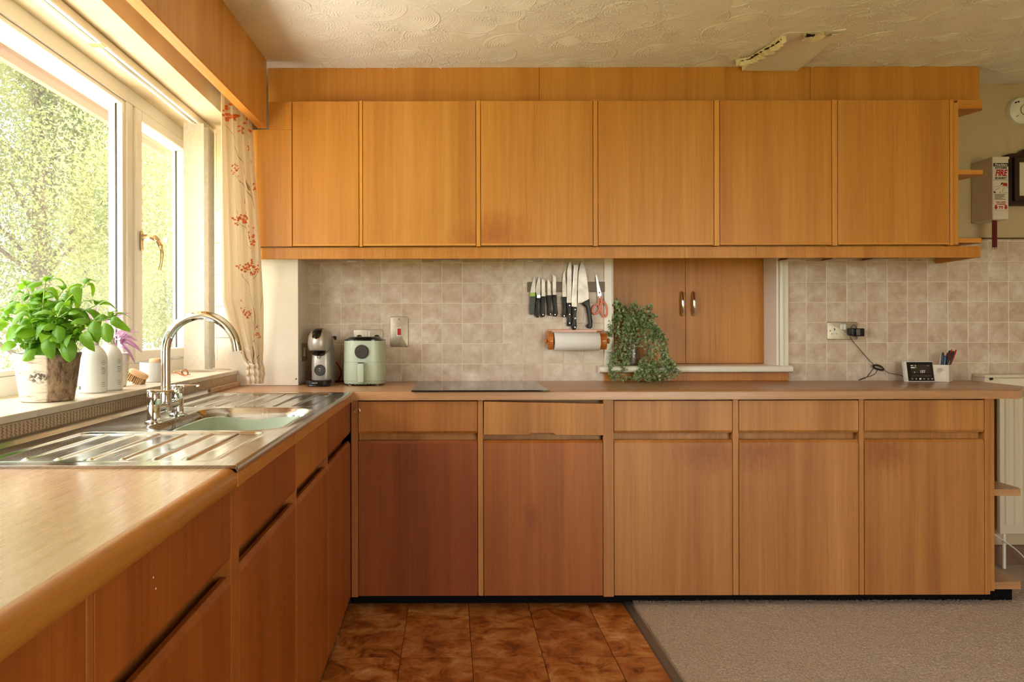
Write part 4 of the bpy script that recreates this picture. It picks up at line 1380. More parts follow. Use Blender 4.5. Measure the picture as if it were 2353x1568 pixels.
# ---------------------------------------------------------------- vertical blind
vb = thing('vertical_blind', 'cream vertical blind drawn back beside the curtain with head rail', 'blind', (-1.14, 3.4, SZ))
XB = -1.145
box('head_rail', M['upvc'], vb, XB - 0.022, XB + 0.022, WY0 + 0.05, 3.56, 2.128, 2.1575, 0.003)
box('rail_groove', flat('grey_rail_groove', srgb(150, 138, 122), 0.4, 0.4), vb, XB - 0.006, XB + 0.006, WY0 + 0.06, 3.55, 2.1265, 2.1285)
for y_ in (2.42,):
    box('rail_clip', M['chrome'], vb, XB - 0.024, XB + 0.024, y_ - 0.02, y_ + 0.02, 2.124, 2.130, 0.001)
def slat(cy_, ang, w_, z0_, z1_):
    m_ = MB()
    n4 = 8
    V = []
    for side in (0, 1):
        for i in range(n4 + 1):
            s_ = -0.5 + i / n4
            u = s_ * w_
            bow = 0.006 * (1 - 4 * s_ * s_) + (0.0008 if side else 0)
            x = XB + u * math.cos(ang) - bow * math.sin(ang)
            y_ = cy_ + u * math.sin(ang) + bow * math.cos(ang)
            V += [(x, y_, z0_), (x, y_, z1_)]
    Fc = []
    for side in (0, 1):
        o_ = side * 2 * (n4 + 1)
        for i in range(n4):
            q = (o_ + 2 * i, o_ + 2 * i + 2, o_ + 2 * i + 3, o_ + 2 * i + 1)
            Fc.append(q if side == 0 else q[::-1])
    return m_.add(V, Fc, True)
spec = [(3.335, 0.10), (3.395, 0.34), (3.42, 0.36), (3.44, 0.38), (3.46, 0.40), (3.48, 0.42)]
for i, (cy_, ang) in enumerate(spec):
    s_ = obj('slat', slat(cy_, ang, 0.089, 1.078, 2.124), M['slat'], vb)
    wgt = obj('weight', slat(cy_, ang, 0.092, SZ + 0.012, 1.080), M['slat'], s_)
    obj('hanger', MB().box(XB - 0.004, XB + 0.004, cy_ - 0.001, cy_ + 0.003, 2.1235, 2.1275), M['upvc'], s_)
    for e in (-1, 1):
        pass
ch = MB()
def beadline(pts):
    for i in range(len(pts) - 1):
        a, b = Vector(pts[i]), Vector(pts[i + 1])
        n_ = max(1, int((b - a).length / 0.0045))
        for k in range(n_):
            ch.ellipsoid(a + (b - a) * (k / n_), 0.0017, 0.0017, 0.0017, 6, 4)
for k in range(5):
    (c0, a0), (c1, a1) = spec[k], spec[k + 1]
    for e in (-0.04, 0.04):
        p0 = Vector((XB + e * math.cos(a0), c0 + e * math.sin(a0), 1.07))
        p1 = Vector((XB + e * math.cos(a1), c1 + e * math.sin(a1), 1.07))
        mid = (p0 + p1) / 2 - Vector((0, 0, 0.035))
        beadline(bez([p0, mid, p1], 6))
beadline([(XB + 0.05, 3.50, 2.12), (XB + 0.052, 3.50, 1.05)])
tag(obj('bead_chain', ch, M['capw'], vb), kind='stuff')

# ================================================================ CURTAIN
cur = thing('curtain', 'cream curtain printed with orange blossom sprigs, gathered beside the window', 'curtain', (-0.92, 3.35, 0.95))
ly = [(205, 507), (400, 508), (560, 509), (690, 511), (760, 533), (825, 556), (840, 562), (860, 562), (880, 566)]
ry = [(205, 573), (300, 581), (400, 587), (560, 599), (700, 606), (800, 605), (840, 603), (860, 607), (880, 603)]
def interp(tab, y_):
    return float(np.interp(y_, [a for a, b in tab], [b for a, b in tab]))
def cur_pt(u, py, off=0.0):
    Yl = float(np.interp(py, [205, 690, 760, 830, 880], [3.12, 3.15, 3.28, 3.40, 3.41]))
    Yr = float(np.interp(py, [205, 400, 560, 700, 880], [3.345, 3.385, 3.395, 3.44, 3.455]))
    # stay clear of the filler panel and boxing
    Xl = PX(interp(ly, py), Yl)
    Xr = PX(interp(ry, py), Yr)
    Ym = Yl + (Yr - Yl) * u
    z = PZ(py, 3.35)
    amp = 0.012 if py < 260 else 0.016
    loose = float(np.interp(py, [205, 300, 600, 830], [1.0, 0.8, 0.55, 0.7]))
    ph = 2 * PI * (4.0 * u) + 0.4 * math.sin(py / 130)
    w = amp * loose * math.sin(ph) + 0.005 * loose * math.sin(2.3 * ph + 1)
    bul = 0.014 * math.sin(PI * u) * (1 if py < 700 else 1.2)
    if py > 835:
        rr_ = (py - 835) / 49.0
        w *= 0.55
        bul += 0.004 + 0.013 * abs(math.sin(PI * 3 * rr_ + 0.7 * math.sin(5 * u))) * (1 - 0.25 * rr_)
    x = Xl + (Xr - Xl) * u
    n_ = Vector((0.62, -0.78, 0))
    p = Vector((x, Ym, z)) + n_ * (w + bul + off)
    return p
NU, NV = 72, 220
V, Fc = [], []
for side in (0, 1):
    for j in range(NV + 1):
        py = 207 + (884 - 207) * j / NV
        for i in range(NU + 1):
            V.append(cur_pt(i / NU, py, -0.0012 if side else 0))
n1 = (NU + 1) * (NV + 1)
for side in (0, 1):
    for j in range(NV):
        for i in range(NU):
            a = side * n1 + j * (NU + 1) + i
            q = (a, a + NU + 1, a + NU + 2, a + 1)
            Fc.append(q if side == 0 else q[::-1])
t = NT('curtain_cloth')
tl_ = t.n('ShaderNodeBsdfTranslucent'); tl_.inputs[0].default_value = (*srgb(240, 226, 204), 1)
nz = t.noise(t.coord((1, 1, 1)), 400, 2)
t.set(Base_Color=srgb(246, 235, 218), Roughness=0.9)
t.bump(nz, 0.15, 0.0005)
mx = t.n('ShaderNodeMixShader'); mx.inputs[0].default_value = 0.45
t.l(t.p.outputs[0], mx.inputs[1]); t.l(tl_.outputs[0], mx.inputs[2]); t.l(mx.outputs[0], t.out.inputs[0])
cloth = obj('cloth', MB().add(V, Fc, True), t.m, cur)
def on_cur(px, py, off=0.0012):
    a, b = interp(ly, py), interp(ry, py)
    u = min(0.99, max(0.01, (px - a) / (b - a)))
    return cur_pt(u, py, off)
R3 = random.Random(4)
fl_, stm = MB(), MB()
def petal(px, py, rx, ry_, ang=0.0):
    n_ = 7
    c_ = on_cur(px, py)
    ring = []
    for k in range(n_):
        a = 2 * PI * k / n_
        dx, dy = rx * math.cos(a), ry_ * math.sin(a)
        ring.append(on_cur(px + dx * math.cos(ang) - dy * math.sin(ang), py + dx * math.sin(ang) + dy * math.cos(ang)))
    fl_.add([c_] + ring, [(0, 1 + (k + 1) % n_, 1 + k) for k in range(n_)])
def cluster(px, py, rx, ry_, n_, sz):
    for _ in range(n_):
        petal(px + R3.gauss(0, rx), py + R3.gauss(0, ry_), sz * R3.uniform(.5, 1.1), sz * R3.uniform(.5, 1.1), R3.uniform(0, 3))
def twig(pts, w=0.65):
    P = bez([(a, b, 0) for a, b in pts], 8)
    V = []
    for i, p in enumerate(P):
        tdir = (P[min(i + 1, len(P) - 1)] - P[max(0, i - 1)]).normalized()
        nx_, ny_ = -tdir.y, tdir.x
        ww = w * (0.35 + 0.6 * i / len(P))
        V += [on_cur(p.x + nx_ * ww, p.y + ny_ * ww, 0.0008), on_cur(p.x - nx_ * ww, p.y - ny_ * ww, 0.0008)]
    stm.add(V, [(2 * i, 2 * i + 1, 2 * i + 3, 2 * i + 2) for i in range(len(P) - 1)])
for a in ((528, 288, 9, 6, 30, 3.2), (524, 266, 5, 4, 6, 2.8), (553, 310, 4, 7, 10, 3.0), (571, 300, 4, 3, 9, 3.0), (548, 240, 9, 5, 14, 3.0), (562, 282, 2, 4, 4, 3), (535, 402, 5, 7, 24, 1.8), (568, 345, 2, 2, 4, 2.6), (546, 508, 5, 5, 10, 4), (561, 508, 4, 6, 12, 4), (540, 522, 2, 4, 6, 3), (573, 545, 4, 10, 16, 2.6), (579, 556, 4, 3, 6, 3), (586, 430, 1.5, 6, 6, 2.6), (560, 618, 11, 5, 30, 2.8), (574, 600, 3, 6, 8, 2.6), (575, 628, 4, 3, 8, 2.8), (590, 612, 4, 7, 10, 3.2), (562, 716, 6, 4, 14, 2.2), (566, 722, 5, 6, 12, 1.8), (593, 775, 3, 4, 6, 2.6), (552, 814, 2, 3, 4, 2.6), (551, 690, 1, 2, 2, 1.8), (588, 760, 2, 6, 5, 2.0), (575, 370, 1, 2, 2, 2.2), (599, 700, 1, 5, 3, 1.6)):
    cluster(*a)
for pts in (((518, 308), (530, 330), (545, 370), (560, 405), (575, 450), (583, 480)), ((560, 350), (558, 380), (562, 410), (570, 440)), ((535, 410), (548, 425), (557, 445), (556, 475)), ((545, 425), (565, 440), (577, 462)), ((566, 312), (578, 330)), ((548, 262), (562, 250)), ((545, 518), (560, 530), (572, 545)), ((560, 565), (575, 572)), ((552, 636), (562, 650), (575, 690), (583, 720), (583, 760), (576, 785)), ((556, 640), (552, 632)), ((566, 722), (575, 735), (582, 752)), ((580, 640), (590, 620)), ((560, 805), (566, 825), (575, 838)), ((576, 795), (579, 815), (578, 838)), ((592, 815), (586, 838)), ((604, 680), (600, 710), (598, 740)), ((588, 745), (583, 760))):
    twig(pts)
tag(obj('blossom_print', fl_, flat('orange_print', srgb(232, 120, 66), 0.9), cloth), kind='stuff')
tag(obj('stem_print', stm, flat('brown_print', srgb(150, 98, 72), 0.9), cloth), kind='stuff')
obj('tie_cord', MB().tube([on_cur(a, b, 0.004) for a, b in ((560, 800), (568, 806), (576, 802), (584, 790), (592, 778), (598, 774), (602, 784))], 0.002, 6), M['paint'], cur)
trk = MB().box(-0.962, -0.944, 0.4, 3.38, 2.205, 2.228, 0.002)
tag(obj('curtain_track', trk, M['upvc']), 'white curtain track hidden behind the window pelmet', 'track')

# ================================================================ APPLIANCES
# --- pod coffee machine
M['silver'] = flat('silver_plastic', srgb(176, 170, 162), 0.38, 0.55)
kx, ky = -0.606, 3.565
cof = thing('coffee_machine', 'silver pod coffee machine with rounded head beside the white boxing', 'coffee machine', (kx, ky, ZC))
def srect(cx_, cy_, hx_, hy_, z, p=0.45, n=40):
    o_ = []
    for k in range(n):
        a = 2 * PI * k / n
        o_.append((cx_ + hx_ * math.copysign(abs(math.cos(a)) ** p, math.cos(a)), cy_ + hy_ * math.copysign(abs(math.sin(a)) ** p, math.sin(a)), z))
    return o_
z0 = ZC + 0.0005
obj('body', MB().loft([srect(kx, ky + 0.01, 0.047, 0.085, z0 + 0.0, 0.5), srect(kx, ky + 0.01, 0.049, 0.088, z0 + 0.006, 0.5), srect(kx, ky + 0.01, 0.0485, 0.088, z0 + 0.10, 0.5), srect(kx, ky + 0.012, 0.046, 0.085, z0 + 0.17, 0.5), srect(kx, ky + 0.015, 0.040, 0.078, z0 + 0.20, 0.5)]), M['silver'], cof)
# head: rounded barrel
hc = (kx - 0.007, ky - 0.025, z0 + 0.202)
hr = (0.0575, 0.098, 0.068)
head = obj('head', MB().ellipsoid(hc, *hr, 36, 24, 0.86), M['silver'], cof)
def shell(u0, u1, v0, v1, s_, nu=14, nv=12, fn=None):
    """patch of the head ellipsoid; u = angle about Y axis seen from the front (x,z), v = distance from the nose"""
    m_ = MB()
    V = []
    sg = lambda v: math.copysign(abs(v) ** 0.86, v)
    for i in range(nu + 1):
        for j in range(nv + 1):
            x = u0 + (u1 - u0) * i / nu
            zv = v0 + (v1 - v0) * j / nv
            if fn:
                x, zv = fn(i / nu, j / nv)
            # point on head surface facing -Y for normalized x, z
            q = max(0.0, 1 - abs(x) ** 2.3 - abs(zv) ** 2.3) ** (1 / 2.3)
            V.append((hc[0] + hr[0] * x * s_, hc[1] - hr[1] * q * s_, hc[2] + hr[2] * zv * s_))
    for i in range(nu):
        for j in range(nv):
            m_.f.append((i * (nv + 1) + j, (i + 1) * (nv + 1) + j, (i + 1) * (nv + 1) + j + 1, i * (nv + 1) + j + 1))
            m_.sm.append(True)
    m_.v = V
    return m_
def capsule(cx_, w_, zlo, zhi):
    def f(a, b):
        z = zlo + (zhi - zlo) * b
        ww = w_ * (math.sqrt(max(0.02, 1 - ((0.35 - b) / 0.35) ** 2)) if b < 0.35 else 1.0)
        return (cx_ + (a * 2 - 1) * ww, z)
    return f
obj('copper_rim', shell(0, 1, 0, 1, 1.012, fn=capsule(-0.1, 0.40, 0.22, 0.96)), flat('copper_trim', srgb(206, 160, 120), 0.3, 0.8), head)
obj('lid_window', shell(0, 1, 0, 1, 1.020, fn=capsule(-0.1, 0.36, 0.26, 0.965)), flat('gloss_black', (0.01, 0.008, 0.007), 0.08), head)
def visor(a, b):
    x = -0.05 + (a * 2 - 1) * 0.66
    low = -0.52 - 0.44 * math.sqrt(max(0, 1 - ((a * 2 - 1)) ** 2))
    return (x, -0.52 + (low + 0.52) * b)
obj('lower_visor', shell(0, 1, 0, 1, 1.035, fn=visor), bpy.data.materials['gloss_black'], head)
obj('nozzle', MB().lathe([(0.006, -0.008), (0.007, 0.004)], (kx - 0.008, ky - 0.085, z0 + 0.137), 'Z', 14), M['chrome'], head)
yf = ky - 0.0785
dial = obj('dial', MB().lathe([(0.0005, -0.007), (0.024, -0.007), (0.0262, -0.004), (0.0262, 0.006)], (kx - 0.002, yf, z0 + 0.073), 'Y', 32), speck('charcoal_plastic', srgb(46, 44, 42), srgb(64, 62, 60), 60, 0.5), cof)
dm = MB()
dm.box(kx - 0.0065, kx + 0.006, yf - 0.0076, yf - 0.0068, z0 + 0.0795, z0 + 0.0805)
dm.box(kx - 0.0018, kx - 0.0008, yf - 0.0076, yf - 0.0068, z0 + 0.066, z0 + 0.076)
dm.box(kx - 0.0065, kx - 0.0015, yf - 0.0076, yf - 0.0068, z0 + 0.0812, z0 + 0.0824)
obj('dial_marks', dm, M['white_pl'], dial)
base = obj('drip_tray', MB().loft([srect(kx - 0.006, ky - 0.085, 0.053, 0.05, z0, 0.55), srect(kx - 0.006, ky - 0.085, 0.054, 0.051, z0 + 0.003, 0.55), srect(kx - 0.006, ky - 0.085, 0.052, 0.049, z0 + 0.008, 0.55), srect(kx - 0.006, ky - 0.085, 0.055, 0.052, z0 + 0.010, 0.55), srect(kx - 0.006, ky - 0.085, 0.057, 0.054, z0 + 0.027, 0.55), srect(kx - 0.006, ky - 0.085, 0.055, 0.052, z0 + 0.029, 0.55)]), bpy.data.materials['gloss_black'], cof)
obj('lettering', text_mb('KRUPS', 0.0085, (kx - 0.016, ky - 0.085 - 0.0535, z0 + 0.0165), 0.0012, bold=0.0002), flat('grey_letters', srgb(170, 164, 158), 0.5), base)
obj('lever', MB().prism([(kx + 0.046, z0 + 0.232), (kx + 0.062, z0 + 0.232), (kx + 0.060, z0 + 0.212), (kx + 0.054, z0 + 0.216)], 'Y', ky - 0.01, ky + 0.03, 0.002), M['black'], cof)
# red cable of the coffee machine
rc = thing('red_cable', 'dark red power cable looped behind the coffee machine', 'cable', (kx + 0.05, 3.66, ZC))
zr = ZC + 0.0065
obj('cable', MB().tube(bez([(-0.655, 3.70, ZC + 0.10), (-0.672, 3.675, ZC + 0.075), (-0.682, 3.655, ZC + 0.045), (-0.672, 3.64, ZC + 0.015), (-0.655, 3.67, zr), (-0.60, 3.70, zr), (-0.52, 3.70, zr), (-0.45, 3.705, zr), (-0.40, 3.715, zr)], 8), 0.0042, 8).tube(bez([(-0.565, 3.705, ZC + 0.10), (-0.545, 3.68, ZC + 0.078), (-0.535, 3.67, ZC + 0.05), (-0.543, 3.67, ZC + 0.022), (-0.556, 3.685, zr), (-0.58, 3.70, zr)], 8), 0.0042, 8), M['redc'], rc)

# --- air fryer
ax_, ay_ = -0.405, 3.568
M['mint'] = flat('sage_green_enamel', srgb(182, 194, 172), 0.3)
af = thing('air_fryer', 'sage green air fryer with round black dial and drawer handle', 'air fryer', (ax_, ay_, ZC))
z0 = ZC + 0.004
lv = [(0.086, 0.0), (0.096, 0.005), (0.0995, 0.018), (0.0985, 0.10), (0.0975, 0.16), (0.0960, 0.207)]
body = obj('body', MB().loft([srect(ax_, ay_, r, r, z0 + z, 0.66, 56) for r, z in lv]), M['mint'], af)
obj('black_rim', MB().loft([srect(ax_, ay_, 0.0968, 0.0968, z0 + 0.207, 0.66, 56), srect(ax_, ay_, 0.0968, 0.0968, z0 + 0.2115, 0.66, 56), srect(ax_, ay_, 0.085, 0.085, z0 + 0.2165, 0.7, 56), srect(ax_, ay_, 0.079, 0.079, z0 + 0.2235, 0.8, 56), srect(ax_, ay_, 0.06, 0.06, z0 + 0.2255, 0.9, 56)]), bpy.data.materials['gloss_black'], af)
seam = MB()
def ringseam(z, r, h=0.0012):
    return MB().loft([srect(ax_, ay_, r, r, z, 0.66, 56), srect(ax_, ay_, r, r, z + h, 0.66, 56)], False, False)
M['seam'] = flat('grey_seam', srgb(120, 132, 116), 0.6)
obj('seam', ringseam(z0 + 0.106, 0.0987), M['seam'], body)
obj('seam', ringseam(z0 + 0.018, 0.0998), M['seam'], body)
yfr = ay_ - 0.098
dl = obj('dial', MB().lathe([(0.0005, -0.007), (0.030, -0.007), (0.0325, -0.004), (0.0328, 0.004)], (ax_ - 0.005, yfr - 0.001, z0 + 0.156), 'Y', 40), speck('dark_dial', srgb(40, 34, 30), srgb(66, 58, 52), 220, 0.45), af)
ic = MB()
for k in range(10):
    a = 2 * PI * k / 10
    ic.box(ax_ - 0.005 + 0.022 * math.cos(a) - 0.0022, ax_ - 0.005 + 0.022 * math.cos(a) + 0.0022, yfr - 0.0086, yfr - 0.0078, z0 + 0.156 + 0.022 * math.sin(a) - 0.0016, z0 + 0.156 + 0.022 * math.sin(a) + 0.0016)
obj('dial_icons', ic, flat('faint_icons', srgb(84, 76, 70), 0.5), dl)
hd = obj('drawer_handle', MB().box(ax_ - 0.021, ax_ + 0.0085, yfr - 0.034, yfr - 0.006, z0 + 0.013, z0 + 0.104, 0.006, 3), M['mint'], af)
obj('handle_top', MB().box(ax_ - 0.020, ax_ + 0.0075, yfr - 0.032, yfr + 0.004, z0 + 0.104, z0 + 0.107, 0.001), bpy.data.materials['gloss_black'], hd)
obj('handle_neck', MB().box(ax_ - 0.014, ax_ + 0.002, yfr - 0.008, yfr + 0.004, z0 + 0.03, z0 + 0.09, 0.002), M['mint'], hd)
sl = MB()
for k in range(8):
    x = ax_ - 0.062 + k * 0.0165
    sl.box(x - 0.0012, x + 0.0012, ay_ - 0.100, ay_ - 0.08, z0 + 0.0005, z0 + 0.0065)
obj('vent_slots', sl, M['black'], body)
for x in (-0.065, 0.065):
    for yq in (-0.06, 0.06):
        obj('foot', MB().lathe([(0.006, -0.0038), (0.007, 0.002)], (ax_ + x, ay_ + yq, z0), 'Z', 12), M['capw'], af)

# --- hob
hob = thing('induction_hob', 'black glass induction hob set into the worktop', 'hob', (0.1, 3.45, ZC))
hy0, hy1 = F * (H - ZC - 0.005) / (898 - VY), 3.70
obj('glass_plate', MB().box(PX(945, hy0), PX(1262, hy0), hy0, hy1, ZC + 0.0005, ZC + 0.006, 0.001), flat('black_glass', (0.01, 0.01, 0.01), 0.05), hob)

# ================================================================ SOCKETS AND SWITCHES
def plate(t_, x0, x1, z0_, z1_, mat=None, y_=YT, d_=0.006):
    r_ = 0.007
    pl = []
    for cx_, cz_, a0 in ((x1 - r_, z1_ - r_, 0), (x0 + r_, z1_ - r_, PI / 2), (x0 + r_, z0_ + r_, PI), (x1 - r_, z0_ + r_, 1.5 * PI)):
        pl += [(cx_ + r_ * math.cos(a0 + k * PI / 8), cz_ + r_ * math.sin(a0 + k * PI / 8)) for k in range(5)]
    return obj('face_plate', MB().prism(pl, 'Y', y_ - d_, y_ - 0.0003, 0.0022, 3, True), mat or M['steel'], t_)
wx = lambda px: PX(px, YT)
wz = lambda py: PZ(py, YT)
so1 = thing('double_socket', 'brushed steel double socket behind the air fryer', 'socket', (wx(846), YT, wz(795)))
plate(so1, wx(812), wx(880), wz(791), wz(757))
for dx in (-0.008, 0.008):
    box('rocker', M['white_pl'], so1, wx(845) + dx - 0.0065, wx(845) + dx + 0.0065, YT - 0.009, YT - 0.006, wz(774), wz(761), 0.001)
for px in (826, 866):
    obj('socket_face', MB().lathe([(0.0005, -0.002), (0.016, -0.002), (0.017, 0.0)], (wx(px), YT - 0.006, wz(777)), 'Y', 20), M['black'], so1)
cs = thing('cooker_switch', 'brushed steel cooker switch plate with a red rocker', 'switch', (wx(917), YT, wz(797)))
plate(cs, wx(897), wx(938), wz(797), wz(728))
box('rocker_surround', M['white_pl'], cs, wx(911.5), wx(923), YT - 0.009, YT - 0.006, wz(772.5), wz(753), 0.0008)
box('rocker', M['red'], cs, wx(913.5), wx(921.5), YT - 0.0125, YT - 0.009, wz(770), wz(755), 0.001)
for py in (733.5, 790.5):
    obj('screw', MB().lathe([(0.0005, -0.0012), (0.0042, -0.0012), (0.0045, 0.0)], (wx(917), YT - 0.006, wz(py)), 'Y', 12), flat('dull_screw', (0.25, 0.22, 0.18), 0.4, 1.0), cs)
so2 = thing('double_socket', 'brushed steel double socket with a black charger plugged in', 'socket', (wx(1935), YT, wz(783)))
plate(so2, wx(1899.5), wx(1969), wz(783), wz(742.5))
for i, dx in enumerate((-0.0078, 0.0078)):
    obj('rocker', MB().box(wx(1935.5) + dx - 0.0068, wx(1935.5) + dx + 0.0068, YT - 0.009, YT - 0.006, wz(760), wz(747.5), 0.001).xf(Matrix.Identity(4)), M['white_pl'], so2)
tp = [(1907.5, 772.5), (1925, 772.5), (1925, 767), (1919.5, 767), (1919.5, 755.5), (1913.2, 755.5), (1913.2, 767), (1907.5, 767)]
sf = obj('socket_face', MB().prism([(wx(a), wz(b)) for a, b in tp], 'Y', YT - 0.0068, YT - 0.005), M['white_pl'], so2)
obj('pin_hole', MB().box(wx(1915.2), wx(1917.6), YT - 0.0071, YT - 0.0066, wz(761.5), wz(757)), M['black'], sf)
for px in (1910.5, 1921):
    obj('pin_hole', MB().box(wx(px) - 0.0016, wx(px) + 0.0016, YT - 0.0071, YT - 0.0066, wz(770.8), wz(768.6)), M['black'], sf)
obj('screw', MB().lathe([(0.0005, -0.0012), (0.0035, -0.0012), (0.004, 0.0)], (wx(1906.5), YT - 0.006, wz(762.5)), 'Y', 12), bpy.data.materials['dull_screw'], so2)
# socket on the side of the boxing
so3 = thing('spur_switch', 'narrow steel switch plate on the side of white boxing', 'switch', (-0.714, 3.63, wz(830)))
zs0, zs1 = PZ(829, 3.6), PZ(788, 3.6)
obj('face_plate', MB().box(-0.7137, -0.706, 3.555, 3.695, zs0, zs1, 0.002), M['steel'], so3)
obj('rocker', MB().box(-0.706, -0.7025, 3.605, 3.63, zs0 + 0.022, zs1 - 0.022, 0.001), M['white_pl'], so3)
# charger plug + cable
ch_ = thing('phone_charger', 'black plug-in charger with thin cable in the steel socket', 'charger', (wx(1960), YT - 0.02, wz(775)))
obj('charger_body', MB().box(wx(1954), wx(1973), YT - 0.055, YT - 0.0065, wz(775.5), wz(757), 0.004, 2), M['black'], ch_)
obj('charger_cap', MB().box(wx(1946), wx(1957), YT - 0.045, YT - 0.0065, wz(774), wz(756.5), 0.006, 2), M['black'], ch_)
obj('charger_label', MB().box(wx(1956), wx(1962.5), YT - 0.0556, YT - 0.0548, wz(772.5), wz(759)), flat('grey_sticker', srgb(96, 92, 86), 0.5), ch_)
def wp(px, py, dy=0.012):
    return (PX(px, YT - dy), YT - dy, max(ZC + 0.002, PZ(py, YT - dy)))
cb = [wp(1955, 757, 0.05), wp(1958, 751.5, 0.052), wp(1963, 749.5, 0.05), wp(1967, 753, 0.05), wp(1967, 760, 0.057), wp(1957, 768, 0.058), wp(1953, 774, 0.05), wp(1958, 785, 0.02), wp(1970, 799, 0.014), wp(1982, 813, 0.012), wp(1994, 827, 0.012), wp(2005, 838, 0.015)]
loop = [wp(2005, 838, 0.018), wp(2009, 845, 0.03), wp(2000, 858, 0.05), wp(1990, 870, 0.065), wp(1978, 875, 0.075), wp(1973, 876, 0.07), wp(1985, 871, 0.06), wp(2003, 866, 0.055), wp(2012, 860, 0.045), wp(2016, 851, 0.03)]
wrap = []
for k in range(34):
    a = k * 1.05
    wrap.append(wp(2020 + 15 * math.cos(a) * (0.8 + 0.2 * math.sin(k)), 847.5 + 4.5 * math.sin(a) + 6.5 * math.cos(a) * 0.55 + 1.5 * math.sin(k * 1.7), 0.018 + 0.004 * math.sin(k * 2.3)))
tail = [wp(2032, 853, 0.02), wp(2042, 860, 0.03), wp(2055, 862.5, 0.045), wp(2068, 865, 0.055), wp(2077, 869, 0.06), wp(2083, 871, 0.062)]
M['cable'] = flat('black_cable', (0.012, 0.009, 0.008), 0.5)
obj('cable', MB().tube(bez(cb, 6), 0.0016, 6).tube(bez(loop, 6), 0.0016, 6).tube(bez(wrap, 5), 0.0016, 6).tube(bez(tail, 6), 0.0016, 6), M['cable'], ch_)

# --- smart energy monitor, slightly tilted back
YM = 3.66
mon = thing('energy_monitor', 'small energy monitor with dark screen and white edge on worktop', 'monitor', (PX(2113, YM), YM, ZC))
lean = 0.16
def MP(px, py, o_=0.0):
    """point on the tilted screen"""
    z = 0.0005 + (875 - py) * YM / F
    return (PX(px, YM) + 0.0, YM + z * lean + o_, ZC + z)
def mquad(name, px0, px1, py0, py1, o_, mat, parent, skew=0.0, d_=0.0006):
    def sk(py):
        return (875 - py) * -0.02
    pts = [(px0 + sk(py1), py1), (px1 + sk(py1), py1), (px1 + sk(py0), py0), (px0 + sk(py0), py0)]
    A = [MP(a, b, o_) for a, b in pts]
    B = [MP(a, b, o_ + d_) for a, b in pts]
    m_ = MB().add(A + B, [(0, 1, 2, 3), (7, 6, 5, 4), (0, 4, 5, 1), (1, 5, 6, 2), (2, 6, 7, 3), (3, 7, 4, 0)])
    return obj(name, m_, mat, parent)
case = mquad('case', 2082, 2148, 829, 875, 0.0, M['white_pl'], mon, d_=0.018)
scr = mquad('screen', 2087.5, 2147, 830.3, 873.5, -0.0012, bpy.data.materials['gloss_black'], mon, d_=0.0013)
mquad('display_area', 2096, 2141, 836.5, 856, -0.0016, flat('dim_display', srgb(58, 46, 36), 0.3), scr)
mquad('display_bar', 2096, 2141, 859, 865, -0.0016, bpy.data.materials['dim_display'], scr)
M['glow'] = flat('screen_digits', srgb(205, 202, 198), 0.4, Emission_Color=srgb(205, 202, 198), Emission_Strength=0.25)
Msc = Matrix.Rotation(PI / 2 - math.atan(lean), 4, 'X')
c_ = MP(2121.5, 852.5, -0.0020)
obj('digits', text_mb('157', 0.0185, c_, 0.0002, bold=0.0002, M=Matrix.Rotation(PI / 2 - math.atan(lean), 4, 'X'), sx=0.95), M['glow'], scr)
c_ = MP(2103, 853.5, -0.0020)
obj('currency_sign', text_mb('£', 0.0105, c_, 0.0002, M=Msc), M['glow'], scr)
mquad('status_mark', 2096, 2102, 837.5, 839, -0.0018, M['glow'], scr)
mquad('status_mark', 2106, 2108, 837, 839.5, -0.0018, M['glow'], scr)
mquad('status_mark', 2133, 2139, 837.5, 839.5, -0.0018, M['seam'], scr)
mquad('status_mark', 2096, 2105, 842, 844, -0.0018, M['glow'], scr)
mquad('status_mark', 2105, 2109, 840.5, 844.5, -0.0018, flat('green_mark', srgb(110, 150, 60), 0.5), scr)
for i, cc in enumerate(('green_mark', 'seam', 'glow', 'seam', 'seam', 'seam')):
    px = 2094.5 + i * 9.1
    mquad('menu_icon', px, px + 4.2, 867.3, 870.2, -0.0018, bpy.data.materials['green_mark'] if cc == 'green_mark' else (M['glow'] if cc == 'glow' else flat('grey_icon_%d' % i, srgb(150, 140, 130), 0.5)), scr)
obj('stand', MB().box(PX(2098, YM), PX(2135, YM), YM + 0.016, YM + 0.05, ZC + 0.0003, ZC + 0.02, 0.003), M['black'], mon)

# --- pen pot
YPp = 3.63
px0, px1 = PX(2158, YPp), PX(2199, YPp)
zt_ = ZC + (878.5 - 839) * YPp / F
pot = thing('pen_pot', 'square cream pen pot printed with a faded photo', 'pot', ((px0 + px1) / 2, YPp + 0.04, ZC))
M['cream'] = flat('cream_ceramic', srgb(226, 214, 190), 0.35)
pw = px1 - px0
Mp = Matrix.Translation(((px0 + px1) / 2, YPp + pw / 2, 0)) @ Matrix.Rotation(-0.80, 4, 'Z')
h = pw * 0.41
mb = MB()
for (a, b, c_, d_) in ((-h, h, -h, -h + 0.003), (-h, h, h - 0.003, h), (-h, -h + 0.003, -h + 0.003, h - 0.003), (h - 0.003, h, -h + 0.003, h - 0.003)):
    mb.box(a, b, c_, d_, ZC + 0.0005, zt_, 0.0006)
mb.box(-h + 0.003, h - 0.003, -h + 0.003, h - 0.003, ZC + 0.0005, ZC + 0.004)
pb = obj('pot_body', mb.xf(Mp), M['cream'], pot)
t = NT('faded_photo')
tc = t.n('ShaderNodeTexCoord')
sp = t.n('ShaderNodeSeparateXYZ'); t.l(tc.outputs['Object'], sp.inputs[0])
pc_ = t.n('ShaderNodeCombineXYZ')
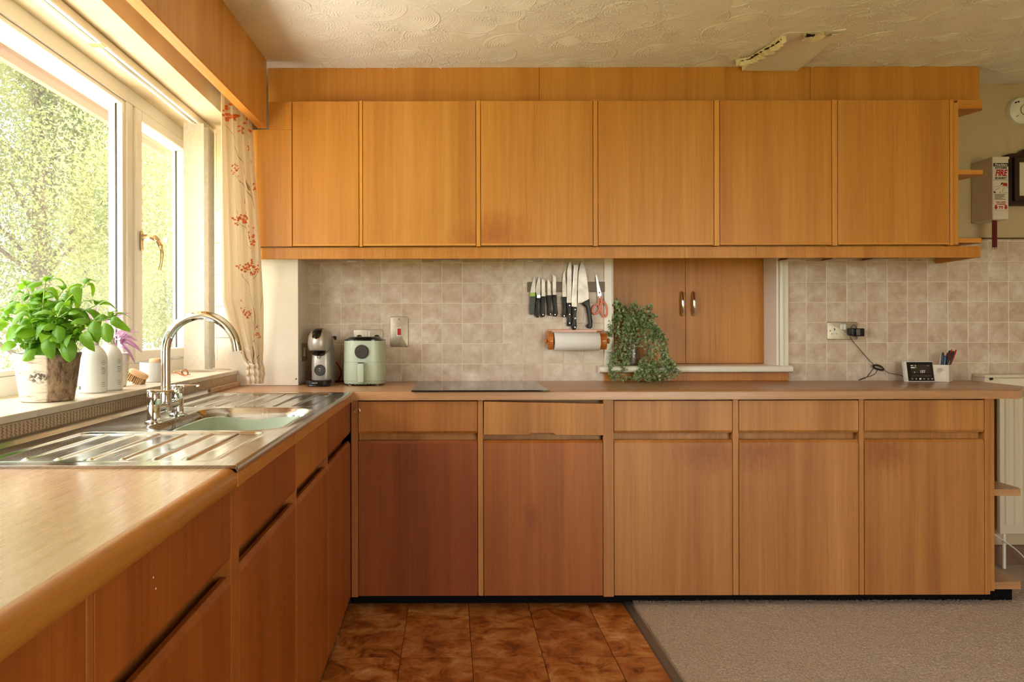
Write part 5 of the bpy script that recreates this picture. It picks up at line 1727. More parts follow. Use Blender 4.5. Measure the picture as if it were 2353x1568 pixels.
t.l(t.math('SUBTRACT', t.math('MULTIPLY', sp.outputs[0], 0.697), t.math('MULTIPLY', sp.outputs[1], 0.717)), pc_.inputs[0]); t.l(sp.outputs[2], pc_.inputs[2])
nz = t.noise(t.coord((1, 1, 1), False), 45, 3, 0.5)
c = t.mix(t.rng(nz, 0.3, 0.7), srgb(222, 208, 184), srgb(232, 222, 204))
for (x_, z_, rx, rz, col_) in ((-0.004, 0.050, 0.014, 0.015, srgb(190, 152, 132)), (0.012, 0.03, 0.016, 0.02, srgb(238, 230, 214)), (0.001, 0.056, 0.013, 0.009, srgb(170, 150, 138))):
    mp = t.n('ShaderNodeMapping'); mp.inputs['Location'].default_value = (-x_ / rx, 0, -z_ / rz); mp.inputs['Scale'].default_value = (1 / rx, 0, 1 / rz)
    t.l(pc_.outputs[0], mp.inputs[0])
    ln = t.n('ShaderNodeVectorMath', operation='LENGTH'); t.l(mp.outputs[0], ln.inputs[0])
    c = t.mix(t.rng(ln.outputs['Value'], 1.1, 0.7, 0, 0.6), c, col_)
t.set(Base_Color=c, Roughness=0.4)
obj('photo_print', MB().box(-h + 0.003, h - 0.003, -h - 0.0006, -h - 0.0001, ZC + 0.004, zt_ - 0.003).xf(Mp), t.m, pb)
pc = Mp @ Vector((0, 0, 0))
pens = [((-0.012, -0.004), (2163, 811), srgb(22, 32, 60), 'navy blue capped marker standing in the pen pot', 0.0055), ((-0.016, 0.008), (2158, 818), srgb(210, 206, 198), 'clear ballpoint pen with white tip leaning left in the pen pot', 0.0038), ((-0.008, -0.012), (2168, 818), srgb(46, 92, 130), 'mid blue pen leaning in the pen pot', 0.0052), ((0.004, 0.006), (2173, 812), srgb(200, 66, 26), 'short orange pen deep in the pen pot', 0.0042), ((0.006, -0.006), (2178, 806), srgb(18, 16, 16), 'tall black pen in the middle of the pen pot', 0.0052), ((0.010, 0.008), (2183, 804), srgb(220, 66, 22), 'bright orange-red topped pen at the back of the pen pot', 0.0048), ((0.013, -0.008), (2187, 807), srgb(14, 14, 16), 'slim black pen at the right of the pen pot', 0.0040), ((0.016, 0.002), (2193, 805), srgb(176, 24, 14), 'dark red pen leaning right out of the pen pot', 0.0045)]
for i, ((dx, dy), (tpx, tpy), colr, lab, r) in enumerate(pens):
    tpx += 4
    b_ = Vector((pc.x + dx * 0.7, pc.y + dy, ZC + 0.006))
    tpt = Vector((PX(tpx, pc.y + dy), pc.y + dy, ZC + (878.5 - tpy) * YPp / F))
    p_ = thing('pen', lab, 'pen', b_, 'pens in the pen pot')
    dv = (tpt - b_)
    obj('barrel', MB().tube([b_, b_ + dv * 0.70], r * 0.85, 10), flat('pen_barrel_%d' % i, tuple(c * 0.8 for c in colr), 0.35), p_)
    obj('cap', MB().tube([b_ + dv * 0.66, b_ + dv * 0.93, b_ + dv], [r, r, r * 0.6], 10), flat('pen_cap_%d' % i, colr, 0.35), p_)

# ================================================================ KNIFE RACK
YK = YT
rack = thing('magnetic_knife_rack', 'grey magnetic knife strip fixed to the beige tiles', 'rack', (wx(1305), YT, wz(672)))
box('magnet_strip', M['magnet'], rack, wx(1212), wx(1389), YT - 0.012, YT - 0.0004, wz(672), wz(649), 0.0015)
def KP(zx, zy):
    return (PX(1180 + zx / 4.48, 3.735), PZ(570 + zy / 4.48, 3.735))
KY1 = YT - 0.0124
M['handle'] = flat('black_knife_handle', (0.012, 0.011, 0.010), 0.38)
def knife(label, blade, handle, rivets=(), hmat=None, collar=None, thick=0.0018, off=0.0, hth=0.014, serr=None):
    p = [KP(*q) for q in blade]
    hp = [KP(*q) for q in handle]
    zmin = min(b for a, b in hp)
    k_ = thing('kitchen_knife', label, 'knife', (sum(a for a, b in hp) / len(hp), KY1, zmin), 'knives on the magnetic strip')
    y1 = KY1 - off
    bl_ = obj('blade', MB().prism(p, 'Y', y1 - thick, y1), M['blade'], k_)
    if serr:
        ms = MB()
        n_ = serr[2]
        for i in range(n_):
            t_ = i / (n_ - 1)
            x, z = KP(serr[0][0] + (serr[1][0] - serr[0][0]) * t_, serr[0][1] + (serr[1][1] - serr[0][1]) * t_)
            ms.prism([(x - 0.0016, z - 0.0011), (x + 0.0013, z - 0.0014), (x + 0.0013, z + 0.0014), (x - 0.0016, z + 0.0011)], 'Y', y1 - thick - 0.0006, y1 - thick + 0.0002)
        tag(obj('serration', ms, flat('bright_edge', (0.75, 0.7, 0.62), 0.25, 1.0), bl_), kind='stuff')
    hd_ = obj('handle', MB().prism(hp, 'Y', y1 - hth, y1 + 0.002 + 0.0, 0.0022, 2, True), hmat or M['handle'], k_)
    for (zx, zy) in rivets:
        x, z = KP(zx, zy)
        obj('rivet', MB().lathe([(0.0005, -0.0012), (0.0028, -0.0010), (0.003, 0.001)], (x, y1 - hth, z), 'Y', 10), M['chrome'], hd_)
    if collar:
        obj('bolster', MB().prism([KP(*q) for q in collar[0]], 'Y', y1 - hth * 0.95, y1 + 0.001, 0.0015), collar[1], k_)
    return k_
lime = flat('lime_plastic', srgb(160, 205, 60), 0.4)
knife('small knife with grey handle and lime green collar, leftmost on rack', [(216, 295), (228, 350), (226, 470), (172, 470), (185, 400), (200, 340)], [(170, 500), (222, 498), (206, 685), (195, 692), (166, 688), (162, 640)], hmat=flat('grey_knife_handle', srgb(82, 82, 80), 0.5), collar=([(170, 468), (224, 462), (222, 502), (170, 504)], lime))
knife('small paring knife with black handle and steel bolster, second from left', [(264, 295), (276, 340), (280, 400), (276, 490), (240, 490), (230, 440), (242, 360)], [(240, 515), (274, 515), (270, 600), (272, 660), (258, 718), (240, 722), (222, 700), (226, 640), (234, 570)], collar=([(240, 488), (278, 488), (275, 520), (239, 520)], M['chrome']))
knife('short straight utility knife, third from left on rack', [(292, 330), (300, 316), (326, 340), (328, 500), (290, 500)], [(284, 502), (328, 502), (324, 600), (326, 680), (318, 712), (290, 716), (278, 690), (290, 640), (284, 560)], rivets=((300, 690),))
knife('short knife with angled tip, fourth from left on rack', [(352, 322), (378, 352), (386, 380), (386, 490), (350, 490)], [(344, 490), (390, 490), (388, 600), (396, 670), (388, 700), (362, 700), (350, 680), (356, 620), (346, 540)], rivets=((376, 684),))
knife('short narrow knife with straight tip, fifth from left on rack', [(404, 275), (440, 300), (440, 485), (406, 485)], [(402, 486), (444, 486), (446, 580), (458, 680), (446, 708), (420, 710), (410, 690), (420, 620), (408, 560)], rivets=((424, 690),))
knife('slim boning knife with thin curved blade, sixth from left', [(540, 235), (530, 270), (545, 400), (546, 505), (506, 505), (505, 400), (510, 300), (522, 250)], [(498, 506), (546, 506), (540, 580), (544, 660), (536, 712), (512, 720), (500, 700), (510, 640), (502, 560)], rivets=((518, 702),))
knife('long carving knife with three silver rivets, left of bread knife', [(594, 130), (597, 180), (600, 300), (598, 568), (550, 568), (552, 400), (556, 230), (572, 165)], [(544, 568), (598, 572), (592, 680), (600, 770), (590, 806), (562, 812), (546, 796), (552, 740), (556, 660)], rivets=((574, 596), (575, 688), (574, 778)))
knife('long serrated bread knife with three silver rivets', [(618, 168), (640, 180), (668, 176), (660, 300), (652, 610), (602, 610), (600, 560), (610, 400), (624, 220)], [(598, 608), (650, 612), (642, 720), (650, 810), (638, 846), (608, 848), (596, 826), (606, 770), (606, 690)], rivets=((630, 638), (630, 728), (628, 820)), off=0.003, serr=((626, 190), (603, 550), 30))
knife('large chef knife with wide blade and curved black handle', [(706, 128), (738, 200), (760, 320), (774, 440), (776, 560), (664, 572), (666, 420), (672, 260), (690, 175)], [(702, 572), (780, 530), (786, 600), (800, 680), (812, 760), (808, 820), (792, 836), (760, 830), (742, 806), (770, 780), (764, 720), (746, 620), (712, 590)], hth=0.016)
# scissors
scp = thing('kitchen_scissors', 'kitchen scissors with coral plastic handles at the end of rack', 'scissors', (KP(885, 720)[0], KY1, KP(885, 720)[1]))
obj('blade', MB().prism([KP(*q) for q in ((850, 275), (862, 300), (905, 470), (908, 520), (870, 520), (866, 470))], 'Y', KY1 - 0.003, KY1), flat('bright_steel', (0.55, 0.52, 0.49), 0.3, 1.0), scp)
obj('pivot', MB().lathe([(0.0005, -0.0018), (0.0038, -0.0015), (0.004, 0.0)], (KP(886, 464)[0], KY1 - 0.003, KP(886, 464)[1]), 'Y', 14), flat('brown_pivot', srgb(130, 74, 56), 0.4), scp)
M['coral'] = flat('coral_plastic', srgb(238, 142, 120), 0.4)
def sring(pts, r=0.0034):
    return [(KP(*q)[0], KY1 - 0.006, KP(*q)[1]) for q in pts]
def loop_h(cx_, cy_, rx, ry_, tilt, n=22):
    out = []
    for k in range(n):
        a = 2 * PI * k / n
        x, y_ = rx * math.cos(a), ry_ * math.sin(a)
        out.append((cx_ + x * math.cos(tilt) - y_ * math.sin(tilt), cy_ + x * math.sin(tilt) + y_ * math.cos(tilt)))
    return out
obj('handle', MB().tube(sring(loop_h(850, 636, 34, 50, 0.45)), 0.0044, 8, closed=True).tube(sring([(878, 500), (880, 540), (872, 590)]), [0.003, 0.0052, 0.004], 8), M['coral'], scp)
obj('handle', MB().tube(sring(loop_h(932, 636, 31, 78, -0.12)), 0.0044, 8, closed=True).tube(sring([(900, 500), (908, 540), (915, 580)]), [0.003, 0.0052, 0.004], 8), M['coral'], scp)

# ================================================================ KITCHEN ROLL
YRl = YT - 0.07
rx = lambda px: PX(px, YRl)
rzc = PZ(785, YRl)
holder = thing('kitchen_roll_holder', 'varnished pine kitchen roll holder with round knobs on tiles', 'holder', (rx(1326), YT - 0.01, PZ(800, YRl)))
box('back_bar', M['pine'], holder, rx(1262), rx(1390), YT - 0.018, YT - 0.0004, PZ(766, YT), PZ(758, YT) , 0.002)
for (a, b, kn) in ((1258.5, 1270.5, -1), (1377, 1393, 1)):
    xa_, xb_ = rx(a), rx(b)
    zt2, zb2 = rzc + 0.046, rzc - 0.042
    pr = [(YT - 0.0005, rzc + 0.028), (YT - 0.0005, rzc + 0.05), (YT - 0.02, rzc + 0.052), (YT - 0.05, zt2), (YRl - 0.012, rzc + 0.037), (YRl - 0.026, rzc + 0.02), (YRl - 0.03, rzc), (YRl - 0.026, rzc - 0.022), (YRl - 0.010, zb2), (YRl + 0.016, zb2 + 0.002), (YRl + 0.03, rzc - 0.02), (YT - 0.028, rzc + 0.01)]
    e_ = obj('end_bracket', MB().prism(pr, 'X', xa_, xb_, 0.003, 2, True), M['pine'], holder)
    xk = xa_ if kn < 0 else xb_
    obj('knob', MB().lathe([(0.005, 0), (0.006, kn * 0.003), (0.0125, kn * 0.006), (0.0145, kn * 0.011), (0.011, kn * 0.015), (0.004, kn * 0.017)], (xk, YRl - 0.004, rzc), 'X', 20), M['pine'], e_)
roll = thing('kitchen_roll', 'white embossed paper kitchen roll on the pine holder', 'paper roll', (rx(1325), YRl, rzc - 0.05))
t = NT('embossed_paper')
tc = t.n('ShaderNodeTexCoord'); sx_ = t.n('ShaderNodeSeparateXYZ'); t.l(tc.outputs['Object'], sx_.inputs[0])
zgz = t.math('ABSOLUTE', t.math('SUBTRACT', t.math('FRACT', t.math('MULTIPLY', sx_.outputs[0], 60)), 0.5))
wv = t.math('SINE', t.math('MULTIPLY', t.math('ADD', sx_.outputs[2], t.math('MULTIPLY', zgz, 0.022)), 1100))
t.set(Base_Color=srgb(240, 238, 234), Roughness=0.95)
t.bump(wv, 0.22, 0.0006)
obj('paper', MB().lathe([(0.018, 0.0), (0.044, 0.0), (0.0455, 0.002), (0.0455, 0.221), (0.044, 0.223), (0.018, 0.223)], (rx(1273), YRl, rzc - 0.002), 'X', 40, False, False), t.m, roll)
obj('card_core', MB().lathe([(0.0165, 0.0), (0.0185, 0.0), (0.0185, 0.223), (0.0165, 0.223)], (rx(1273), YRl, rzc - 0.002), 'X', 20, False, False), flat('brown_card', srgb(170, 136, 100), 0.9), roll)

# ================================================================ SERVING HATCH
hat = thing('serving_hatch', 'white framed serving hatch with two oak doors in the tiled wall', 'hatch', (1.24, YT, 0.94))
YH = 3.915
tx0, tx1 = 0.779, 1.706
box('architrave', M['gloss'], hat, tx0, HX0 + 0.001, YT - 0.010, YW, HZ0, 1.575, 0.002)
box('architrave', M['gloss'], hat, HX1, tx1, YT - 0.012, YW, HZ0, 1.575, 0.003)
box('architrave_bead', M['gloss'], hat, HX1 + 0.002, HX1 + 0.014, YT - 0.018, YT - 0.012, HZ0, 1.575, 0.002)
box('reveal_lining', M['gloss'], hat, HX1 - 0.012, HX1, YW + 0.001, YH + 0.02, HZ0, HZ1, 0.001)
box('reveal_lining', M['gloss'], hat, HX0, HX0 + 0.012, YW + 0.001, YH + 0.02, HZ0, HZ1, 0.001)
obj('hatch_sill', MB().prism([(3.70, HZ0 - 0.016), (3.702, HZ0 - 0.006), (3.708, HZ0 + 0.001), (3.718, HZ0 + 0.003), (YH, HZ0 + 0.003), (YH, HZ0 - 0.001), (YW - 0.008, HZ0 - 0.001), (YW - 0.008, HZ0 - 0.031), (3.712, HZ0 - 0.031), (3.703, HZ0 - 0.026)], 'X', PX(1378, 3.70), PX(1823, 3.70), smooth=True), M['gloss'], hat)
box('sill_apron', M['rail'], hat, tx0, tx1, YT - 0.008, YT + 0.004, ZC + 0.0005, HZ0 - 0.033, 0.001, color=(1, .93, .85))
xm = PX(1575.5, YH)
for i, (a, b) in enumerate(((HX0 + 0.013, xm - 0.001), (xm + 0.001, HX1 - 0.013))):
    d_ = box('hatch_door', M['door'], hat, a, b, YH, YH + 0.02, HZ0 + 0.005, HZ1 - 0.01, 0.001, color=(0.93, 0.86, 0.76))
    hxx = PX(1566, YH) if i == 0 else PX(1592, YH)
    zt2, zb2 = PZ(671, YH), PZ(728, YH)
    obj('handle', MB().tube(bez([(hxx, YH, zt2 - 0.004), (hxx, YH - 0.014, zt2 - 0.012), (hxx, YH - 0.024, zt2 - 0.04), (hxx, YH - 0.026, (zt2 + zb2) / 2), (hxx, YH - 0.024, zb2 + 0.04), (hxx, YH - 0.014, zb2 + 0.012), (hxx, YH, zb2 + 0.004)], 5), [0.007] * 5 + [0.0075] * 6 + [0.008] * 10 + [0.0075] * 5 + [0.007] * 5, 12), M['chrome'], d_)

# ---------------------------------------------------------------- vase with trailing eucalyptus
vx, vy = PX(1453, 3.80), 3.80
vz = HZ0 + 0.0035
vase = thing('glass_vase', 'hammered glass vase standing on the hatch sill behind leaves', 'vase', (vx, vy, vz))
vh = PZ(745, 3.80) - vz
obj('vase_glass', MB().lathe([(0.038, 0.0), (0.040, 0.004), (0.036, vh * 0.3), (0.029, vh * 0.7), (0.027, vh), (0.025, vh), (0.027, vh * 0.7), (0.034, vh * 0.3), (0.036, 0.006)], (vx, vy, vz), n=28), M['vase'], vase)
euc = thing('eucalyptus_garland', 'trailing artificial eucalyptus hanging from the vase down to the worktop', 'plant', (vx, 3.72, vz + vh))
def E(zx, zy, y_):
    px, py = 1380 + zx / 7.125, 680 + zy / 7.125
    return Vector((PX(px, y_), y_, PZ(py, y_)))
paths = [
 [(560, 480), (470, 260), (330, 190), (215, 120)], [(560, 480), (430, 280), (300, 150), (260, 110)], [(560, 470), (400, 280), (230, 260), (170, 470), (150, 660)],
 [(560, 470), (350, 330), (270, 480), (250, 640)], [(560, 450), (470, 350), (370, 600), (300, 800), (190, 1050), (160, 1240)],
 [(560, 450), (450, 480), (390, 720), (360, 900), (390, 1050), (430, 1140)], [(560, 450), (500, 550), (450, 760), (440, 960), (400, 1090)],
 [(560, 460), (560, 280), (530, 190), (590, 155)], [(560, 460), (620, 260), (740, 220), (850, 190)], [(560, 470), (680, 320), (800, 330), (900, 360)],
 [(600, 430), (760, 420), (900, 560), (1000, 700), (1060, 900), (1110, 1060), (1200, 1190), (1280, 1280)], [(600, 430), (700, 560), (660, 720), (620, 840)],
 [(600, 430), (730, 600), (770, 760), (770, 930), (720, 1050), (640, 1150)], [(620, 420), (820, 580), (880, 820), (870, 1000), (830, 1150)],
 [(600, 420), (850, 480), (960, 750), (1050, 1000), (1050, 1180)], [(600, 420), (880, 520), (1000, 640), (1050, 740)], [(560, 470), (560, 600), (550, 760)],
 [(480, 350), (420, 420), (420, 560), (470, 680)], [(560, 450), (700, 400), (760, 500), (840, 560)], [(830, 1100), (740, 1180), (620, 1280), (560, 1440)],
 [(160, 1240), (200, 1320), (230, 1400)], [(250, 1240), (330, 1350), (440, 1430)], [(830, 1120), (860, 1250), (920, 1350), (970, 1440)], [(870, 1120), (1000, 1260), (1080, 1370)],
 [(1050, 1150), (1120, 1270), (1160, 1370)], [(560, 1300), (680, 1280), (780, 1270)], [(700, 1200), (760, 1330), (800, 1420)], [(1060, 900), (1040, 1030), (900, 1100)], [(1110, 1050), (1150, 1120), (1190, 1230)],
 [(190, 1050), (280, 1000), (330, 930)], [(190, 1080), (320, 1150), (400, 1240)], [(640, 1150), (700, 1180), (800, 1200)], [(350, 300), (220, 330), (190, 420)],
 [(700, 320), (620, 380), (660, 480)], [(900, 560), (880, 640), (820, 700)], [(440, 1430), (560, 1390), (640, 1410)], [(970, 1440), (860, 1430), (760, 1400)]]
R5 = random.Random(9)
leafmb, n_leaf = MB(), 0
for pi_, zp in enumerate(paths):
    P = []
    for i, (a, b) in enumerate(zp):
        fr_ = b / 1450.0
        yd = 3.775 - 0.075 * min(1, max(0, (b - 250) / 500.0)) - (0.03 if b > 1150 else 0) + R5.uniform(-0.012, 0.012)
        if b > 1240:
            yd = min(yd, 3.685)
        if b < 480 and a > 300:
            yd = 3.77 + R5.uniform(-0.03, 0.03)
        q = E(a, b, yd)
        q.z = max(q.z, ZC + 0.012)
        P.append(q)
    pth = bez(P, 7)
    obj('stem', MB().tube(pth, 0.0011, 5), M['estem'], euc)
    for i in range(len(pth) - 1):
        seg = pth[i + 1] - pth[i]
        n_ = max(1, int(seg.length / 0.0052))
        for k in range(n_):
            c0 = pth[i] + seg * (k / n_)
            tdir = seg.normalized()
            for _ in range(5):
                rv = Vector((R5.gauss(0, 1), R5.gauss(0, 1), R5.gauss(0, 1)))
                side = (rv - tdir * rv.dot(tdir)).normalized()
                d_ = (side + tdir * R5.uniform(0, 0.7)).normalized()
                sz = R5.uniform(0.0045, 0.0085)
                nn_ = (d_.cross(Vector((R5.gauss(0, 1), R5.gauss(0, 1), R5.gauss(0, 1))))).normalized()
                bn = d_.cross(nn_)
                ctr = c0 + d_ * (sz * 1.05 + R5.uniform(0, 0.011))
                ring = []
                for q in range(6):
                    a = 2 * PI * q / 6
                    ring.append(ctr + d_ * (sz * math.cos(a)) + bn * (sz * 0.82 * math.sin(a)) + nn_ * (0.25 * sz * math.cos(a) ** 2))
                if min(v_.z for v_ in ring) < ZC + 0.0015 or max(v_.y for v_ in ring) > 3.905:  # keep clear of worktop and doors
                    continue
                leafmb.add(ring, [(0, 1, 2, 3), (0, 3, 4, 5)], True)
tag(obj('foliage', leafmb, M['euc'], euc), kind='stuff')

# ================================================================ RIGHT END OF THE WALL
# radiator
M['rad'] = flat('cream_radiator', srgb(222, 208, 184), 0.4)
rad = thing('radiator', 'cream panel radiator on the wall behind the open shelves', 'radiator', (3.0, 3.70, 0.28))
rx0, rx1 = PX(2292, 3.68), 3.4
rz1, rz0 = PZ(872, 3.66), PZ(1232, 3.66)
box('panel', M['rad'], rad, rx0, rx1, 3.665, 3.69, rz0, rz1, 0.006, 2)
for k in range(22):
    x = rx0 + 0.035 + k * 0.045
    if x > rx1 - 0.03:
        break
    obj('rib', MB().prism([(x - 0.014, 3.6655), (x - 0.008, 3.659), (x + 0.008, 3.659), (x + 0.014, 3.6655)], 'Z', rz0 + 0.045, rz1 - 0.05, 0.001), M['rad'], rad)
box('top_grille', M['rad'], rad, PX(2263, 3.66), rx1, 3.655, 3.75, rz1 + 0.0002, rz1 + 0.016, 0.003)
box('side_cover', M['rad'], rad, PX(2263, 3.66), rx0 - 0.001, 3.66, 3.75, rz1 - 0.03, rz1, 0.002)
obj('bleed_valve', MB().lathe([(0.0005, -0.008), (0.006, -0.008), (0.007, 0.0), (0.009, 0.002)], (PX(2278, 3.655), 3.659, rz1 - 0.004), 'Y', 12), flat('dark_valve', srgb(70, 64, 56), 0.4, 0.8), rad)
obj('pipe', MB().tube([(rx0 + 0.03, 3.68, rz0 + 0.002), (rx0 + 0.03, 3.68, 0.006)], 0.0075, 8), M['paint'], rad)
# thin white cable by the skirting
tag(obj('loose_cable', MB().tube(bez([(2.36, 3.70, 0.29), (2.46, 3.69, 0.28), (2.60, 3.68, 0.23), (2.72, 3.66, 0.15), (2.80, 3.66, 0.09), (2.86, 3.65, 0.012)], 8), 0.003, 6), M['capw']), 'thin white cable hanging under the radiator', 'cable')

# smoke alarm
sa = thing('smoke_alarm', 'round white smoke alarm on the upper right wall', 'alarm', (PX(2353, 3.74), 3.74, PZ(287, 3.74)))
sxx_, szz = PX(2352, 3.735), PZ(257, 3.735)
sb = obj('alarm_body', MB().lathe([(0.070, 0.0), (0.070, -0.012), (0.066, -0.024), (0.05, -0.033), (0.03, -0.036), (0.0005, -0.036)], (sxx_, YW - 0.0005, szz), 'Y', 40), M['white_pl'], sa)
obj('test_button', MB().lathe([(0.026, -0.033), (0.026, -0.040), (0.022, -0.042), (0.0005, -0.042)], (sxx_ + 0.006, YW, szz), 'Y', 28), M['white_pl'], sb)
obj('button_ring', MB().lathe([(0.028, -0.034), (0.028, -0.0375), (0.026, -0.0375)], (sxx_ + 0.006, YW, szz), 'Y', 28, False, False), M['black'], sb)
obj('sound_slot', MB().box(sxx_ - 0.044, sxx_ - 0.036, YW - 0.033, YW - 0.029, szz + 0.034, szz + 0.042, 0.001).box(sxx_ - 0.033, sxx_ - 0.025, YW - 0.036, YW - 0.03, szz + 0.037, szz + 0.045, 0.001), M['black'], sb)
obj('mark', MB().tube([(sxx_ - 0.042, YW - 0.0345, szz - 0.034), (sxx_ - 0.03, YW - 0.0355, szz - 0.026)], 0.0012, 6), M['black'], sb)

# fire blanket box
fbz0, fbz1 = PZ(507, 3.60), PZ(364, 3.60)
fx0_, fx1_ = PX(2282, 3.61), PX(2319, 3.61)
fb = thing('fire_blanket', 'white kitchen fire blanket box with red pull tapes on wall', 'fire blanket', ((fx0_ + fx1_) / 2, 3.70, fbz0))
M['fbw'] = flat('white_card_box', srgb(218, 206, 190), 0.45)
case = box('case', M['fbw'], fb, fx0_, fx1_, 3.61, YW - 0.0005, fbz0, fbz1, 0.003)
obj('top_lip', MB().box(fx0_ - 0.002, fx1_ + 0.002, 3.608, YW - 0.001, fbz1 - 0.008, fbz1 + 0.004, 0.002), M['fbw'], case)
fc = (fx0_ + fx1_) / 2
FY = 3.6095
FZ = lambda zy: PZ(300 + zy / 4.9, 3.61)
fw = (fx1_ - fx0_)
inkb, inkr = flat('black_ink', (0.01, 0.009, 0.012), 0.5), flat('red_ink', srgb(176, 20, 34), 0.5)
obj('name_band', MB().box(fx0_ + 0.003, fx1_ - 0.002, FY - 0.0003, FY + 0.0003, FZ(420), FZ(382)), inkb, case)
obj('lettering', text_mb('FirstAlert', 0.0155, (fc, FY - 0.0007, FZ(402)), 0.0002, shear=0.25, bold=0.0003), flat('white_ink', srgb(230, 224, 214), 0.5), case)
obj('lettering', text_mb('KITCHEN', 0.0125, (fc, FY - 0.0004, FZ(438)), 0.0002, shear=0.2, bold=0.0004, sx=1.08), inkb, case)
obj('lettering', text_mb('FIRE', 0.042, (fc, FY - 0.0004, FZ(496)), 0.0002, shear=0.25, bold=0.0015, sx=0.72), inkr, case)
obj('lettering', text_mb('BLANKET', 0.0125, (fc, FY - 0.0004, FZ(552)), 0.0002, shear=0.2, bold=0.0004, sx=1.08), inkb, case)
pic = MB()
pic.box(fx0_ + 0.003, fx1_ - 0.004, FY - 0.0003, FY + 0.0003, FZ(574), FZ(571))
pic.prism([(fx0_ + 0.004, FZ(718)), (fx0_ + 0.016, FZ(718)), (fx0_ + 0.012, FZ(706)), (fx0_ + 0.004, FZ(694))], 'Y', FY - 0.0003, FY + 0.0003)
pic.prism([(fc - 0.006, FZ(718)), (fc - 0.001, FZ(718)), (fc - 0.0035, FZ(704))], 'Y', FY - 0.0003, FY + 0.0003)
pic.prism([(fc + 0.004, FZ(718)), (fx1_ - 0.006, FZ(718)), (fx1_ - 0.01, FZ(714))], 'Y', FY - 0.0003, FY + 0.0003)
pic.prism([(fc - 0.003, FZ(625)), (fc + 0.006, FZ(626)), (fc + 0.012, FZ(604)), (fc + 0.005, FZ(600))], 'Y', FY - 0.0003, FY + 0.0003)
for (x0_, z0_, x1_, z1_) in ((fx0_ + 0.006, 650, fc, 640), (fc, 640, fx1_ - 0.004, 660), (fc + 0.012, 660, fc + 0.008, 710), (fx0_ + 0.01, 690, fc - 0.004, 655)):
    pic.tube([(x0_, FY, FZ(z0_)), (x1_, FY, FZ(z1_))], 0.0005, 4)
obj('picture_ink', pic, inkb, case)
obj('picture_red', MB().prism([(fc + 0.008, FZ(636)), (fx1_ - 0.007, FZ(644)), (fx1_ - 0.009, FZ(608)), (fc + 0.013, FZ(604))], 'Y', FY - 0.0004, FY + 0.0003), inkr, case)
lines = MB()
for k, wq in enumerate((0.8, 0.72, 0.78, 0.6, 0.82)):
    z = FZ(735 + k * 13.5)
    lines.box(fx0_ + 0.008, fx0_ + 0.008 + (fw - 0.014) * wq, FY - 0.0003, FY + 0.0003, z - 0.0014, z + 0.0010)
obj('small_print', lines, inkb, case)
obj('lettering', text_mb('PULL TAPES', 0.0088, (fc, FY - 0.0004, FZ(824)), 0.0002, bold=0.0003), inkr, case)
obj('lettering', text_mb('TO RELEASE', 0.0080, (fc, FY - 0.0004, FZ(846)), 0.0002, bold=0.0002), inkr, case)
arr = MB()
for xq in (fc - 0.024, fc + 0.024):
    arr.prism([(xq - 0.005, FZ(855)), (xq + 0.005, FZ(855)), (xq + 0.005, FZ(880)), (xq + 0.0095, FZ(880)), (xq, FZ(908)), (xq - 0.0095, FZ(880)), (xq - 0.005, FZ(880))], 'Y', FY - 0.0003, FY + 0.0003)
for xq in (fc - 0.006, fc + 0.006):
    arr.box(xq - 0.002, xq + 0.002, FY - 0.0003, FY + 0.0003, FZ(898), FZ(880))
arr.box(fc - 0.01, fc + 0.01, FY - 0.0003, FY + 0.0003, FZ(878), FZ(868))
arr.box(fx0_ + 0.005, fx1_ - 0.004, FY - 0.0003, FY + 0.0003, FZ(919), FZ(917))
obj('arrow_print', arr, inkr, case)
tpx = PX(2286, 3.65)
tz1, tz0 = fbz0, PZ(572, 3.65)
for dx in (-0.008, 0.006):
    tpb = obj('pull_tape', MB().box(tpx + dx - 0.007, tpx + dx + 0.007, 3.648 + dx * 0.4, 3.651 + dx * 0.4, tz0, tz1 + 0.002), flat('dark_red_tape', srgb(96, 10, 14), 0.8) if dx < 0 else bpy.data.materials['dark_red_tape'], fb)
    obj('tape_ring', MB().tube([(tpx + dx + 0.006 * math.cos(a), 3.65, tz0 - 0.002 + 0.006 * math.sin(a)) for a in np.linspace(0, 2 * PI, 15)[:-1]], 0.0012, 6, closed=True), M['brass'], tpb)

# dark wooden framed picture / clock at the right edge
M['darkwood'] = wood('dark_stained_wood', 'Z', srgb(30, 16, 10), srgb(46, 26, 16), srgb(62, 38, 24), rough=0.4)
wc = thing('wall_clock', 'dark wooden framed wall clock with arched top at right edge', 'clock', (2.99, 3.72, 1.75))
px0_, z0_, z1_ = PX(2318, 3.71), PZ(474, 3.71), PZ(362, 3.71)
xw = px0_ + 0.30
arch = [(px0_, z0_), (px0_, z1_), (px0_ + 0.004, z1_ + 0.012), (px0_ + 0.03, z1_ + 0.018)] + [(px0_ + 0.06 + 0.18 * k / 8, z1_ + 0.018 + 0.035 * math.sin(PI * k / 8)) for k in range(9)] + [(xw - 0.03, z1_ + 0.018), (xw - 0.004, z1_ + 0.012), (xw, z1_), (xw, z0_)]
cb_ = obj('back_board', MB().prism(arch, 'Y', 3.725, YW - 0.0005, 0.002), M['darkwood'], wc)
for (a, b, c_, d_) in ((px0_ + 0.03, px0_ + 0.055, z0_ + 0.02, z1_ - 0.004), (xw - 0.055, xw - 0.03, z0_ + 0.02, z1_ - 0.004), (px0_ + 0.055, xw - 0.055, z0_ + 0.02, z0_ + 0.045), (px0_ + 0.055, xw - 0.055, z1_ - 0.029, z1_ - 0.004)):
    box('frame_moulding', M['darkwood'], wc, a, b, 3.705, 3.7255, c_, d_, 0.004, color=(1.4, 1.3, 1.2))
